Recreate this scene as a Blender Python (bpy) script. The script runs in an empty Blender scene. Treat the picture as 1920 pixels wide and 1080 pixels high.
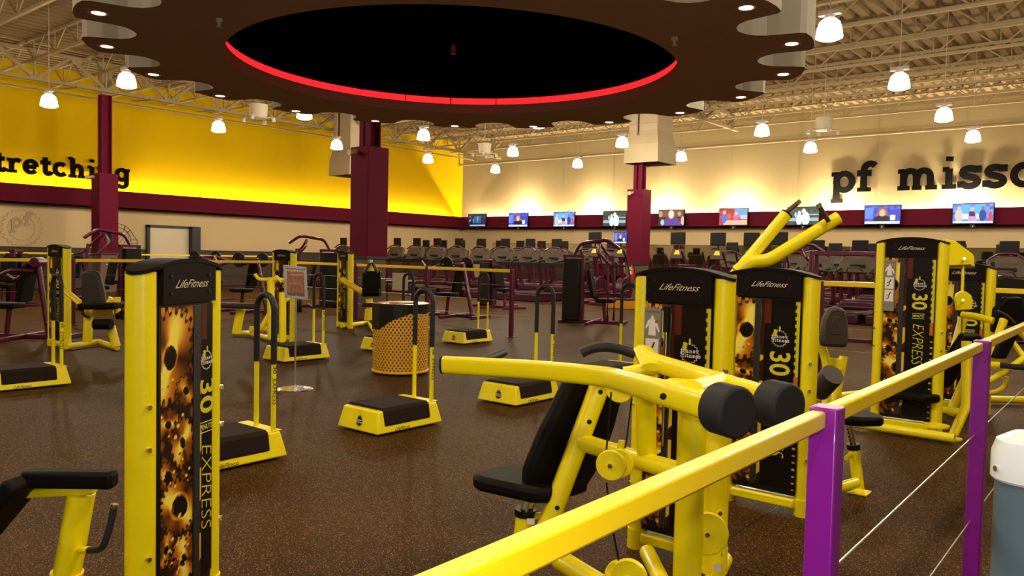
import bpy, math, random
import numpy as np
from mathutils import Vector, Matrix

PI = math.pi
COL = bpy.context.scene.collection
SC = bpy.context.scene
ORD = ['first', 'second', 'third', 'fourth', 'fifth', 'sixth', 'seventh', 'eighth', 'ninth', 'tenth', 'eleventh', 'twelfth', 'thirteenth', 'fourteenth', 'fifteenth', 'sixteenth', 'seventeenth', 'eighteenth']

# ------------------------------------------------------------------ camera, exposure, world, lights
EYE = Vector((0, 0, 1.32))
RT = Vector((0.7752, 0.6316, 0.0221)).normalized()
FW = Vector((-0.6304, 0.7751, -0.0420)).normalized()
UP = RT.cross(FW).normalized()
RT = FW.cross(UP).normalized()
FPX = 1470.0
cam_d = bpy.data.cameras.new('camera')
cam_d.sensor_width = 36.0
cam_d.lens = 36.0 * FPX / 1920.0
cam_d.clip_start = 0.05
cam_d.clip_end = 200
cam = bpy.data.objects.new('camera', cam_d)
COL.objects.link(cam)
cam.matrix_world = Matrix(((RT.x, UP.x, -FW.x, EYE.x), (RT.y, UP.y, -FW.y, EYE.y), (RT.z, UP.z, -FW.z, EYE.z), (0, 0, 0, 1)))
SC.camera = cam
SC.view_settings.view_transform = 'Standard'
SC.view_settings.look = 'None'
SC.view_settings.exposure = 0.0
SC.view_settings.gamma = 1.0
SC.view_settings.use_curve_mapping = False

world = bpy.data.worlds.new('world')
SC.world = world
world.use_nodes = True
world.node_tree.nodes['Background'].inputs[0].default_value = (0.8, 0.8, 0.8, 1)
world.node_tree.nodes['Background'].inputs[1].default_value = 0.2

LAMP_POWER = 195.0       # each high-bay pendant
LAMP_COLOR = (1.0, 0.84, 0.60)
COVE_STRENGTH = 520.0
COVE_SPOT = 200.0
WINDOW_POWER = 30.0     # daylight through the shop windows behind the camera


def area_light(name, loc, direction, sx, sy, power, color):
    d = bpy.data.lights.new(name, 'AREA')
    d.shape = 'RECTANGLE'; d.size = sx; d.size_y = sy; d.energy = power; d.color = color
    o = bpy.data.objects.new(name, d)
    o.location = loc
    o.rotation_euler = Vector(direction).to_track_quat('-Z', 'Y').to_euler()
    COL.objects.link(o)
    return o


area_light('window_daylight', (1.5, -5.7, 1.7), (-0.1, 1, -0.05), 7.0, 2.4, WINDOW_POWER, (0.9, 0.93, 1.0))
# the photographer's weak flash, just above the lens
fl_d = bpy.data.lights.new('camera_flash', 'POINT'); fl_d.energy = 58.0; fl_d.color = (1.0, 0.96, 0.93); fl_d.shadow_soft_size = .02
fl_o = bpy.data.objects.new('camera_flash', fl_d); fl_o.location = EYE + UP * .07 - RT * .03 - FW * .05; COL.objects.link(fl_o)


def W(x, y, Z):
    """point seen at pixel x, y at distance Z along the view"""
    return EYE + (FW * FPX + RT * (x - 960) - UP * (y - 540)) * (Z / FPX)


def onp(x, y, axis, val):
    d = FW * FPX + RT * (x - 960) - UP * (y - 540)
    return EYE + d * ((val - EYE[axis]) / d[axis])


# ------------------------------------------------------------------ materials
def lin(h):
    h = h.lstrip('#')
    c = [int(h[i:i + 2], 16) / 255 for i in (0, 2, 4)]
    return tuple((v / 12.92 if v <= .04045 else ((v + .055) / 1.055) ** 2.4) for v in c) + (1.0,)


MATS = {}


def mat(name, color='#808080', rough=0.5, metal=0.0, spec=0.5, noise=0.0, nscale=30.0, bump=0.0, coat=0.0):
    if name in MATS:
        return MATS[name]
    m = bpy.data.materials.new(name)
    m.use_nodes = True
    nt = m.node_tree
    b = nt.nodes['Principled BSDF']
    c = lin(color) if isinstance(color, str) else tuple(color) + (1.0,)
    b.inputs['Base Color'].default_value = c
    b.inputs['Roughness'].default_value = rough
    b.inputs['Metallic'].default_value = metal
    b.inputs['Specular IOR Level'].default_value = spec
    b.inputs['Coat Weight'].default_value = coat
    tc = nt.nodes.new('ShaderNodeTexCoord')
    n = nt.nodes.new('ShaderNodeTexNoise')
    n.inputs['Scale'].default_value = nscale
    n.inputs['Detail'].default_value = 4
    nt.links.new(tc.outputs['Object'], n.inputs['Vector'])
    mx = nt.nodes.new('ShaderNodeMix')
    mx.data_type = 'RGBA'
    amt = noise if noise > 0 else 0.03
    mx.inputs['A'].default_value = tuple(v * (1 - amt) for v in c[:3]) + (1,)
    mx.inputs['B'].default_value = tuple(min(1, v * (1 + amt)) for v in c[:3]) + (1,)
    nt.links.new(n.outputs['Fac'], mx.inputs['Factor'])
    nt.links.new(mx.outputs['Result'], b.inputs['Base Color'])
    if bump > 0:
        bp = nt.nodes.new('ShaderNodeBump')
        bp.inputs['Strength'].default_value = bump
        bp.inputs['Distance'].default_value = 0.004
        nt.links.new(n.outputs['Fac'], bp.inputs['Height'])
        nt.links.new(bp.outputs['Normal'], b.inputs['Normal'])
    MATS[name] = m
    return m


def emat(name, color, strength):
    if name in MATS:
        return MATS[name]
    m = bpy.data.materials.new(name)
    m.use_nodes = True
    nt = m.node_tree
    b = nt.nodes['Principled BSDF']
    c = lin(color) if isinstance(color, str) else tuple(color) + (1.0,)
    b.inputs['Base Color'].default_value = (0.02, 0.02, 0.02, 1)
    b.inputs['Emission Color'].default_value = c
    b.inputs['Emission Strength'].default_value = strength
    MATS[name] = m
    return m


YEL = mat('yellow_gloss_steel', (0.95, 0.79, 0.001), 0.36, coat=0.2)
RAILY = mat('orange_yellow_rail', (0.95, 0.66, 0.006), 0.38, coat=0.2)
RAILP = mat('violet_post', (0.24, 0.006, 0.30), 0.36, coat=0.3)
MAR = mat('maroon_gloss_steel', (0.085, 0.003, 0.030), 0.32, coat=0.2)
CAP = mat('charcoal_plastic', (0.010, 0.0065, 0.006), 0.6, spec=.08, noise=0.1, nscale=200)
PAD = mat('black_vinyl', (0.005, 0.0035, 0.0032), 0.6, spec=.12, noise=0.1, nscale=60)
PADG = mat('grey_brown_vinyl', (0.055, 0.038, 0.028), 0.6)
GRIP = mat('black_rubber_grip', (0.016, 0.016, 0.018), 0.55, spec=.3)
MATTOP = mat('black_rubber_mat', (0.020, 0.012, 0.008), 0.8, spec=.12, noise=0.25, nscale=300, bump=0.3)
CHROME = mat('chrome', (0.75, 0.75, 0.75), 0.18, metal=1.0)
STEEL = mat('brushed_steel', (0.55, 0.52, 0.46), 0.35, metal=0.9)
BLACK = mat('black_paint', (0.004, 0.004, 0.004), 0.5, spec=.3)
DKPL = mat('dark_plastic', (0.010, 0.008, 0.008), 0.45, spec=.25)
GREYPL = mat('grey_plastic', (0.075, 0.055, 0.036), 0.5, spec=.25)
WHITEPL = mat('white_plastic', (0.75, 0.75, 0.72), 0.4)
LTXT = mat('silver_print', (0.62, 0.50, 0.33), 0.5)
WTXT = mat('white_print', (0.80, 0.76, 0.68), 0.5)
BTXT = mat('black_print', (0.012, 0.009, 0.004), 0.5)
YTXT = mat('yellow_print', (0.72, 0.62, 0.02), 0.45)
CREAMW = mat('cream_wall_paint', (0.245, 0.185, 0.092), 0.85, spec=.15, noise=0.03, nscale=2)
YELW = mat('yellow_wall_paint', (0.52, 0.335, 0.0), 0.9, spec=.08, noise=0.03, nscale=2)
BEIGEW = mat('beige_wall_paint', (0.62, 0.47, 0.26), 0.85, spec=.2)
BAND = mat('maroon_wall_paint', (0.105, 0.006, 0.020), 0.8, spec=.1, noise=0.06)
COLM = mat('maroon_column_paint', (0.12, 0.0055, 0.024), 0.75, spec=.12, noise=0.05)
CONC = mat('brown_concrete', (0.13, 0.085, 0.055), 0.85, noise=0.35, nscale=40)
WAIN = mat('brown_wainscot', (0.055, 0.032, 0.026), 0.7)
DARKSTRIP = mat('black_trim', (0.008, 0.007, 0.007), 0.5)
DECK = mat('cream_roof_deck', (0.16, 0.105, 0.050), 0.85, spec=.1)
TRUSS = mat('cream_truss_paint', (0.23, 0.17, 0.09), 0.8, spec=.15)
GEARD = mat('dark_brown_gear_paint', (0.42, 0.28, 0.26), 0.85, spec=.2)
GEARS = mat('pale_grey_gear_edge', (0.34, 0.30, 0.24), 0.8)
BLACKC = mat('black_recess_paint', (0.0008, 0.0008, 0.0008), 0.95, spec=0.0)
DUCT = mat('cream_duct_metal', (0.30, 0.235, 0.14), 0.6)
SIGNRED = mat('dull_red_poster', (0.32, 0.12, 0.07), 0.6, noise=0.3, nscale=25)
REDX = mat('red_extinguisher_paint', (0.45, 0.01, 0.01), 0.3)
LIME = mat('lime_tag', (0.55, 0.62, 0.02), 0.5)
GREENBLUE = mat('blue_grey_plastic', (0.10, 0.16, 0.20), 0.4)


def floor_mat():
    m = bpy.data.materials.new('speckled_rubber')
    m.use_nodes = True
    nt = m.node_tree
    b = nt.nodes['Principled BSDF']
    b.inputs['Roughness'].default_value = 0.56
    b.inputs['Specular IOR Level'].default_value = 0.035
    tc = nt.nodes.new('ShaderNodeTexCoord')
    n = nt.nodes.new('ShaderNodeTexNoise'); n.inputs['Scale'].default_value = 1.4; n.inputs['Detail'].default_value = 5
    nt.links.new(tc.outputs['Object'], n.inputs['Vector'])
    r0 = nt.nodes.new('ShaderNodeValToRGB')
    r0.color_ramp.elements[0].color = (0.034, 0.0150, 0.0045, 1)
    r0.color_ramp.elements[1].color = (0.052, 0.0245, 0.0070, 1)
    r0.color_ramp.elements[0].position = .35; r0.color_ramp.elements[1].position = .65
    nt.links.new(n.outputs['Fac'], r0.inputs['Fac'])
    prev = r0.outputs['Color']
    for sc, th, c in ((170, .20, (0.34, 0.20, 0.03, 1)), (260, .22, (0.22, 0.08, 0.03, 1)), (210, .2, (0.009, 0.008, 0.010, 1))):
        v = nt.nodes.new('ShaderNodeTexVoronoi'); v.inputs['Scale'].default_value = sc
        nt.links.new(tc.outputs['Object'], v.inputs['Vector'])
        sp = nt.nodes.new('ShaderNodeSeparateColor')
        nt.links.new(v.outputs['Color'], sp.inputs['Color'])
        lt = nt.nodes.new('ShaderNodeMath'); lt.operation = 'LESS_THAN'; lt.inputs[1].default_value = th
        nt.links.new(sp.outputs['Red'], lt.inputs[0])
        d = nt.nodes.new('ShaderNodeMath'); d.operation = 'LESS_THAN'; d.inputs[1].default_value = .42
        nt.links.new(v.outputs['Distance'], d.inputs[0])
        mu = nt.nodes.new('ShaderNodeMath'); mu.operation = 'MULTIPLY'
        nt.links.new(lt.outputs[0], mu.inputs[0]); nt.links.new(d.outputs[0], mu.inputs[1])
        mx = nt.nodes.new('ShaderNodeMix'); mx.data_type = 'RGBA'
        nt.links.new(mu.outputs[0], mx.inputs['Factor'])
        nt.links.new(prev, mx.inputs['A'])
        mx.inputs['B'].default_value = c
        prev = mx.outputs['Result']
    nt.links.new(prev, b.inputs['Base Color'])
    return m


FLOOR = floor_mat()


def vcol_mat(name, emit=0.0, rough=0.35):
    m = bpy.data.materials.new(name)
    m.use_nodes = True
    nt = m.node_tree
    b = nt.nodes['Principled BSDF']
    a = nt.nodes.new('ShaderNodeVertexColor'); a.layer_name = 'Col'
    b.inputs['Roughness'].default_value = rough
    b.inputs['Specular IOR Level'].default_value = .25
    if emit > 0:
        b.inputs['Base Color'].default_value = (0.01, 0.01, 0.01, 1)
        nt.links.new(a.outputs['Color'], b.inputs['Emission Color'])
        b.inputs['Emission Strength'].default_value = emit
    else:
        nt.links.new(a.outputs['Color'], b.inputs['Base Color'])
    return m


PRINT = vcol_mat('printed_graphic')
SCREEN = vcol_mat('lit_screen', 1.35)


def mesh_mat():
    """perforated sheet: diamond holes cut in round the drum"""
    m = bpy.data.materials.new('yellow_perforated_sheet')
    m.use_nodes = True
    nt = m.node_tree
    b = nt.nodes['Principled BSDF']
    b.inputs['Base Color'].default_value = (0.80, 0.40, 0.015, 1)
    b.inputs['Roughness'].default_value = .45
    return m


PERF = mesh_mat()


# ------------------------------------------------------------------ mesh builder
class MB:
    def __init__(s):
        s.v = []; s.f = []

    def add(s, verts, faces):
        o = len(s.v)
        s.v += [tuple(v) for v in verts]
        s.f += [tuple(i + o for i in f) for f in faces]
        return s

    def box(s, x0, x1, y0, y1, z0, z1):
        return s.add([(x0, y0, z0), (x1, y0, z0), (x1, y1, z0), (x0, y1, z0), (x0, y0, z1), (x1, y0, z1), (x1, y1, z1), (x0, y1, z1)],
                     [(0, 3, 2, 1), (4, 5, 6, 7), (0, 1, 5, 4), (1, 2, 6, 5), (2, 3, 7, 6), (3, 0, 4, 7)])

    def tube(s, pts, r, n=12, ry=None, up=(0, 0, 1), cap=True, sq=1.0):
        """sweep an oval r (sideways) by ry (along up) through pts"""
        pts = [Vector(p) for p in pts]
        ry = r if ry is None else ry
        up = Vector(up)
        rings = []
        for i, p in enumerate(pts):
            if i == 0: t = pts[1] - p
            elif i == len(pts) - 1: t = p - pts[i - 1]
            else: t = (pts[i + 1] - p).normalized() + (p - pts[i - 1]).normalized()
            t = t.normalized()
            a = t.cross(up)
            if a.length < 1e-3: a = t.cross(Vector((1, 0, 0)))
            if a.length < 1e-3: a = t.cross(Vector((0, 1, 0)))
            a.normalize(); bb = a.cross(t).normalized()
            k = 1.0
            if 0 < i < len(pts) - 1:
                c = (pts[i + 1] - p).normalized().dot((p - pts[i - 1]).normalized())
                k = 1 / max(.5, math.sqrt(max(0.0, (1 + c) / 2)))
                k = min(k, 1.15)
            q_ = lambda v_: math.copysign(abs(v_) ** sq, v_)
            rings.append([p + a * (r * k * q_(math.cos(2 * PI * j / n))) + bb * (ry * k * q_(math.sin(2 * PI * j / n))) for j in range(n)])
        v = [q for rg in rings for q in rg]
        f = []
        for i in range(len(rings) - 1):
            for j in range(n):
                f.append((i * n + j, i * n + (j + 1) % n, (i + 1) * n + (j + 1) % n, (i + 1) * n + j))
        if cap:
            f.append(tuple(reversed(range(n))))
            f.append(tuple(range((len(rings) - 1) * n, len(rings) * n)))
        return s.add(v, f)

    def cyl(s, p0, p1, r, n=16, r2=None):
        p0 = Vector(p0); p1 = Vector(p1); r2 = r if r2 is None else r2
        t = (p1 - p0).normalized()
        a = t.cross(Vector((0, 0, 1)))
        if a.length < 1e-3: a = Vector((1, 0, 0))
        a.normalize(); b = a.cross(t)
        v = [p0 + a * (r * math.cos(2 * PI * j / n)) + b * (r * math.sin(2 * PI * j / n)) for j in range(n)]
        v += [p1 + a * (r2 * math.cos(2 * PI * j / n)) + b * (r2 * math.sin(2 * PI * j / n)) for j in range(n)]
        f = [(j, (j + 1) % n, n + (j + 1) % n, n + j) for j in range(n)]
        f += [tuple(reversed(range(n))), tuple(range(n, 2 * n))]
        return s.add(v, f)

    def beam(s, p0, p1, w, h, up=(0, 0, 1)):
        p0 = Vector(p0); p1 = Vector(p1); t = (p1 - p0).normalized(); up = Vector(up)
        a = t.cross(up)
        if a.length < 1e-3: a = t.cross(Vector((1, 0, 0)))
        a.normalize(); b = a.cross(t)
        v = []
        for p in (p0, p1):
            for sx, sy in ((-1, -1), (1, -1), (1, 1), (-1, 1)):
                v.append(p + a * (sx * w / 2) + b * (sy * h / 2))
        return s.add(v, [(0, 1, 5, 4), (1, 2, 6, 5), (2, 3, 7, 6), (3, 0, 4, 7), (3, 2, 1, 0), (4, 5, 6, 7)])

    def prism(s, poly, origin, ax, ay, depth):
        """poly (2D) laid on axes ax, ay from origin, pushed by the vector depth"""
        o = Vector(origin); ax = Vector(ax); ay = Vector(ay); d = Vector(depth); n = len(poly)
        a = [o + ax * p[0] + ay * p[1] for p in poly]
        v = a + [q + d for q in a]
        f = [tuple(range(n)), tuple(reversed(range(n, 2 * n)))] + [(i, n + i, n + (i + 1) % n, (i + 1) % n) for i in range(n)]
        return s.add(v, f)

    def lathe(s, prof, c=(0, 0, 0), n=24):
        v = []; m = len(prof)
        for j in range(n):
            a = 2 * PI * j / n
            for r, z in prof: v.append((c[0] + r * math.cos(a), c[1] + r * math.sin(a), c[2] + z))
        f = []
        for j in range(n):
            k = (j + 1) % n
            for i in range(m - 1): f.append((j * m + i, k * m + i, k * m + i + 1, j * m + i + 1))
        return s.add(v, f)

    def build(s, name, material, parent=None, bevel=0.0, smooth=True, segs=2):
        me = bpy.data.meshes.new(name)
        me.from_pydata(s.v, [], s.f)
        me.validate()
        me.update()
        o = bpy.data.objects.new(name, me)
        me.materials.append(material)
        if smooth and len(me.polygons):
            me.shade_smooth()
            me.set_sharp_from_angle(angle=math.radians(38))
        if bevel > 0:
            bm = o.modifiers.new('bevel', 'BEVEL'); bm.width = bevel; bm.segments = segs; bm.limit_method = 'ANGLE'
            bm.angle_limit = math.radians(40)
            bm.harden_normals = False
        COL.objects.link(o)
        if parent is not None: o.parent = parent
        return o


def thing(name, label, cat, loc=(0, 0, 0), rot=0.0, group=None):
    o = bpy.data.objects.new(name, None)
    o.empty_display_size = .1
    COL.objects.link(o)
    o.location = loc; o.rotation_euler = (0, 0, rot)
    o['label'] = label; o['category'] = cat
    if group: o['group'] = group
    return o


def tag(o, label, cat, group=None):
    o['label'] = label; o['category'] = cat
    if group: o['group'] = group
    return o


KIDS = {}


def dup(root, loc, rot=None, label=None, group=None):
    def cp(o, par):
        c = o.copy(); COL.objects.link(c)
        if par is not None: c.parent = par
        for ch in [x for x in bpy.data.objects if x.parent == o and x.name in KIDSET[o.name]]:
            cp(ch, c)
        return c
    global KIDSET
    KIDSET = {}
    for x in bpy.data.objects:
        if x.parent: KIDSET.setdefault(x.parent.name, set()).add(x.name)
    r = cp(root, None)
    r.location = loc
    if rot is not None: r.rotation_euler = (0, 0, rot)
    if label: r['label'] = label
    if group: r['group'] = group
    return r


def struct(o):
    o['kind'] = 'structure'
    return o


def arc(pts, steps=6, rad=0.08):
    """round the corners of a polyline"""
    pts = [Vector(p) for p in pts]
    out = [pts[0]]
    for i in range(1, len(pts) - 1):
        a, b, c = pts[i - 1], pts[i], pts[i + 1]
        d1 = (a - b); d2 = (c - b)
        r = min(rad, d1.length * .45, d2.length * .45)
        p1 = b + d1.normalized() * r; p2 = b + d2.normalized() * r
        for k in range(steps + 1):
            t = k / steps
            out.append(p1 * (1 - t) ** 2 + b * 2 * t * (1 - t) + p2 * t * t)
    out.append(pts[-1])
    return out


# ------------------------------------------------------------------ slab-serif lettering drawn with strokes
def el(cx, cy, rx, ry, a0, a1, n=12):
    return [(cx + rx * math.cos(math.radians(a0 + (a1 - a0) * i / n)), cy + ry * math.sin(math.radians(a0 + (a1 - a0) * i / n))) for i in range(n + 1)]


SW = .29
SWS = [SW]
GL = {
    'p': (1.12, [[(.25, -.42), (.25, .9)], el(.60, .5, .37, .40, 200, -160, 18)], [(0, .56, -.42), (0, .3, .88)]),
    'f': (.84, [[(.32, 0), (.32, 1.0)] + el(.60, 1.02, .28, .30, 180, 40, 7), [(.02, .88), (.66, .88)]], [(.04, .66, .1)]),
    'm': (1.78, [[(.28, .1), (.28, .9)], [(.28, .55)] + el(.55, .60, .27, .28, 150, 10, 7) + [(.84, .1)], [(.84, .55)] + el(1.12, .60, .27, .28, 150, 10, 7) + [(1.42, .1)]], [(.03, .55, .1), (.64, 1.04, .1), (1.2, 1.68, .1), (.03, .3, .88)]),
    'i': (.64, [[(.32, .1), (.32, .9)], [(.31, 1.24), (.33, 1.45)]], [(.04, .62, .1), (.06, .3, .88)]),
    's': (.92, [el(.44, .70, .28, .18, 20, 250, 10)[:-1] + [(.42, .52)] + el(.44, .29, .31, .20, 80, -160, 10), [(.74, .98), (.74, .68)], [(.11, .32), (.11, .03)]], []),
    'o': (1.08, [el(.52, .5, .36, .40, 0, 360, 20)], []),
    'u': (1.2, [[(.28, .9), (.28, .4)] + el(.56, .38, .28, .27, 185, 330, 8), [(.86, .9), (.86, .1)]], [(.03, .35, .88), (.62, .92, .88), (.86, 1.14, .1)]),
    'l': (.62, [[(.31, .1), (.31, 1.4)]], [(.04, .6, .1), (.04, .3, 1.38)]),
    'a': (1.08, [el(.45, .62, .29, .28, 165, 0, 8) + [(.74, .1)], el(.42, .30, .27, .20, 0, 360, 12)], [(.74, 1.0, .1)]),
    't': (.76, [[(.32, 1.25), (.32, .35)] + el(.52, .32, .20, .22, 180, 350, 7), [(.04, .88), (.66, .88)]], []),
    'r': (.92, [[(.28, .1), (.28, .9)], [(.28, .5)] + el(.60, .58, .30, .30, 160, 45, 7)], [(.03, .6, .1), (.03, .3, .88)]),
    'e': (1.05, [el(.50, .5, .36, .40, 0, 320, 16), [(.16, .5), (.84, .5)]], []),
    'c': (1.0, [el(.52, .5, .37, .40, 45, 320, 14)], []),
    'h': (1.24, [[(.28, .1), (.28, 1.4)], [(.28, .5)] + el(.60, .58, .28, .30, 150, 0, 8) + [(.88, .1)]], [(.03, .54, .1), (.66, 1.12, .1), (.03, .3, 1.38)]),
    'n': (1.24, [[(.28, .1), (.28, .9)], [(.28, .5)] + el(.60, .58, .28, .30, 150, 0, 8) + [(.88, .1)]], [(.03, .54, .1), (.66, 1.12, .1), (.03, .3, .88)]),
    'g': (1.12, [el(.50, .52, .36, .38, 20, 380, 18), [(.86, .9), (.86, -.1)] + el(.52, -.14, .34, .27, 0, -150, 8)], [(.86, 1.1, .88)]),
    ' ': (.85, [], []),
}


def strip2d(mb, pts, w, o, ax, ay, d):
    n = len(pts)
    L = []; R = []
    for i in range(n):
        p = Vector(pts[i])
        closed = (Vector(pts[0]) - Vector(pts[-1])).length < 1e-4
        a = Vector(pts[i - 1]) if i > 0 else (Vector(pts[-2]) if closed else p)
        b = Vector(pts[i + 1]) if i < n - 1 else (Vector(pts[1]) if closed else p)
        t = (b - a).normalized()
        nn = Vector((-t.y, t.x)) * w / 2
        L.append(p + nn); R.append(p - nn)
    o = Vector(o); ax = Vector(ax); ay = Vector(ay); d = Vector(d)
    P = lambda q: o + ax * q.x + ay * q.y
    v = []
    for i in range(n):
        v += [P(L[i]), P(R[i]), P(L[i]) + d, P(R[i]) + d]
    f = []
    for i in range(n - 1):
        a = i * 4; b = a + 4
        f += [(a + 2, a + 3, b + 3, b + 2), (a, b, b + 1, a + 1), (a, a + 2, b + 2, b), (a + 1, b + 1, b + 3, a + 3)]
    f += [(0, 1, 3, 2), (n * 4 - 4, n * 4 - 2, n * 4 - 1, n * 4 - 3)]
    mb.add(v, f)


def glyph(mb, ch, o, ax, ay, d):
    wd, strokes, serifs = GL[ch]
    o = Vector(o); d = Vector(d)
    k = 0
    for st in strokes:
        strip2d(mb, st, SWS[0], o + d * (.09 * k), ax, ay, d); k += 1
    for x0, x1, y in serifs:
        strip2d(mb, [(x0, y), (x1, y)], .2, o + d * (.09 * k), ax, ay, d); k += 1
    return wd


def slab_text(mb, text, o, ax, ay, d, gap=.06):
    o = Vector(o); ax = Vector(ax)
    x = 0
    for ch in text:
        x += glyph(mb, ch, o + ax * x, ax, ay, d) + gap
    return x


def font_mesh(name, text, size, shear=0.0, offset=0.0, xs=1.0, ys=1.0, spacing=1.0):
    cu = bpy.data.curves.new(name, 'FONT')
    cu.body = text; cu.size = size; cu.shear = shear; cu.offset = offset; cu.space_character = spacing
    cu.align_x = 'CENTER'; cu.align_y = 'CENTER'
    cu.resolution_u = 3
    o = bpy.data.objects.new(name, cu)
    COL.objects.link(o)
    dg = bpy.context.evaluated_depsgraph_get()
    me = bpy.data.meshes.new_from_object(o.evaluated_get(dg))
    bpy.data.objects.remove(o)
    for v in me.vertices:
        v.co.x *= xs; v.co.y *= ys
    return me


def place_mesh(name, me, material, parent, o, ax, ay):
    """put a flat mesh (xy) on axes ax, ay at o as a child"""
    ax = Vector(ax).normalized(); ay = Vector(ay).normalized(); az = ax.cross(ay)
    ob = bpy.data.objects.new(name, me)
    if not me.materials: me.materials.append(material)
    COL.objects.link(ob)
    if parent is not None: ob.parent = parent
    ob.matrix_local = Matrix(((ax.x, ay.x, az.x, o[0]), (ax.y, ay.y, az.y, o[1]), (ax.z, ay.z, az.z, o[2]), (0, 0, 0, 1)))
    return ob


def grid_print(name, nx, ny, w, h, fn):
    """flat printed sheet in xy, origin at its lower left; fn(u,v)->rgb arrays"""
    me = bpy.data.meshes.new(name)
    xs = np.linspace(0, 1, nx + 1); ys = np.linspace(0, 1, ny + 1)
    X, Y = np.meshgrid(xs, ys)
    co = np.zeros(((nx + 1) * (ny + 1), 3)); co[:, 0] = X.ravel() * w; co[:, 1] = Y.ravel() * h
    idx = np.arange((nx + 1) * (ny + 1)).reshape(ny + 1, nx + 1)
    q = np.stack([idx[:-1, :-1], idx[:-1, 1:], idx[1:, 1:], idx[1:, :-1]], -1).reshape(-1, 4)
    me.from_pydata(co.tolist(), [], q.tolist())
    rgb = fn(X, Y)
    ca = me.color_attributes.new('Col', 'FLOAT_COLOR', 'POINT')
    buf = np.ones(((nx + 1) * (ny + 1), 4)); buf[:, :3] = rgb.reshape(-1, 3)
    ca.data.foreach_set('color', buf.astype(np.float32).ravel())
    me.update()
    return me


# ------------------------------------------------------------------ room
XW, XB = -25.9, -25.45      # yellow wall plane, face of its band
YW, YB = 27.9, 27.43        # cream wall plane, face of its band
XR, YF = 7.0, -6.0
DZ = 6.65                   # roof deck
BZ0, BZ1 = 2.51, 3.07       # band
WZ = 1.25                   # wainscot height

fl = struct(MB().box(XW, XR, YF, YW, -.1, 0).build('floor', FLOOR, smooth=False))
# floor roll joints: thin dark seams laid in the rubber
sm = MB()
for y in np.arange(-4, 27, 3.6): sm.box(XW, XR, y, y + .006, 0.0, .0012)
for i, x in enumerate(np.arange(-24, 6, 4.5)): sm.box(x, x + .006, YF, YW, 0.0, .0012)
sj = sm.build('seam', BLACK, fl, smooth=False); sj['kind'] = 'stuff'

# walls
wl = struct(MB().box(XW - .2, XW, YF, YW + .2, BZ1 - .3, DZ).build('wall_left', YELW, smooth=False))
wlow = MB().box(XW - .2, XW, YF, YW + .2, WZ, BZ1 - .3).build('lower_wall', BEIGEW, wl, smooth=False)
wn = MB().box(XW - .2, XW + .02, YF, YW, 0, WZ).build('wainscot', WAIN, wl, smooth=False)
MB().box(XW - .01, XW + .035, YF, YW, WZ - .05, WZ).build('wainscot_cap', DARKSTRIP, wn, smooth=False)
wb = struct(MB().box(XW, XR, YW, YW + .2, BZ1 - .3, DZ + .25).build('wall_back', CREAMW, smooth=False))
MB().box(XW, XR, YW, YW + .2, 0, BZ1 - .3).build('lower_wall', BEIGEW, wb, smooth=False)
struct(MB().box(XR, XR + .2, YF, YW, 0, DZ).build('wall_right', CREAMW, smooth=False))
wf = MB()
wf.box(XW, -2.2, YF - .2, YF, 0, DZ); wf.box(5.2, XR, YF - .2, YF, 0, DZ); wf.box(-2.2, 5.2, YF - .2, YF, 0, .45); wf.box(-2.2, 5.2, YF - .2, YF, 3.0, DZ)
struct(wf.build('wall_front', CREAMW, smooth=False))
win = MB()
for x in (-2.2, -.35, 1.5, 3.35, 5.14): win.box(x, x + .06, YF - .15, YF - .05, .45, 3.0)
win.box(-2.2, 5.2, YF - .15, YF - .05, .45, .51); win.box(-2.2, 5.2, YF - .15, YF - .05, 2.94, 3.0)
struct(win.build('window_1', DKPL, smooth=False))

# maroon bands with a light cove on top
b1 = MB().box(XW, XB, YF, YB, BZ0, BZ0 + .04); b1.box(XB - .05, XB, YF, YB, BZ0, BZ1)
t1 = struct(b1.build('trim_1', BAND, smooth=False))
b2 = MB().box(XW, XR, YB, YW, BZ0, BZ0 + .04); b2.box(XB, XR, YB, YB + .05, BZ0, BZ1)
t2 = struct(b2.build('trim_2', BAND, smooth=False))
COVE = emat('cove_tube_glow', (1.0, 0.88, 0.58), COVE_STRENGTH)
cv = MB()
for y in np.arange(-5.5, 27, 1.25): cv.cyl((XW + .22, y, BZ1 - .22), (XW + .22, y + 1.15, BZ1 - .22), .02, 8)
c1 = cv.build('cove_tube', emat('cove_tube_glow_dim', (1.0, 0.88, 0.58), COVE_STRENGTH * .52), t1); c1['kind'] = 'stuff'
cv = MB()
for x in np.arange(-25.3, 6, 1.25): cv.cyl((x, YW - .22, BZ1 - .22), (x + 1.15, YW - .22, BZ1 - .22), .02, 8)
c2 = cv.build('cove_tube', COVE, t2); c2['kind'] = 'stuff'
for i, x in enumerate((-21.9, -18.1, -14.9, -11.9, -8.4, -4.6)):
    d = bpy.data.lights.new('cove_lamp', 'AREA'); d.shape = 'RECTANGLE'; d.size = .9; d.size_y = .08; d.energy = COVE_SPOT; d.color = (1, .86, .58)
    d.spread = math.radians(150)
    o = bpy.data.objects.new('cove_lamp', d); o.location = (x, YW - .36, BZ1 - .12)
    o.rotation_euler = Vector((0, .35, 1)).to_track_quat('-Z', 'Y').to_euler(); COL.objects.link(o)

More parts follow.
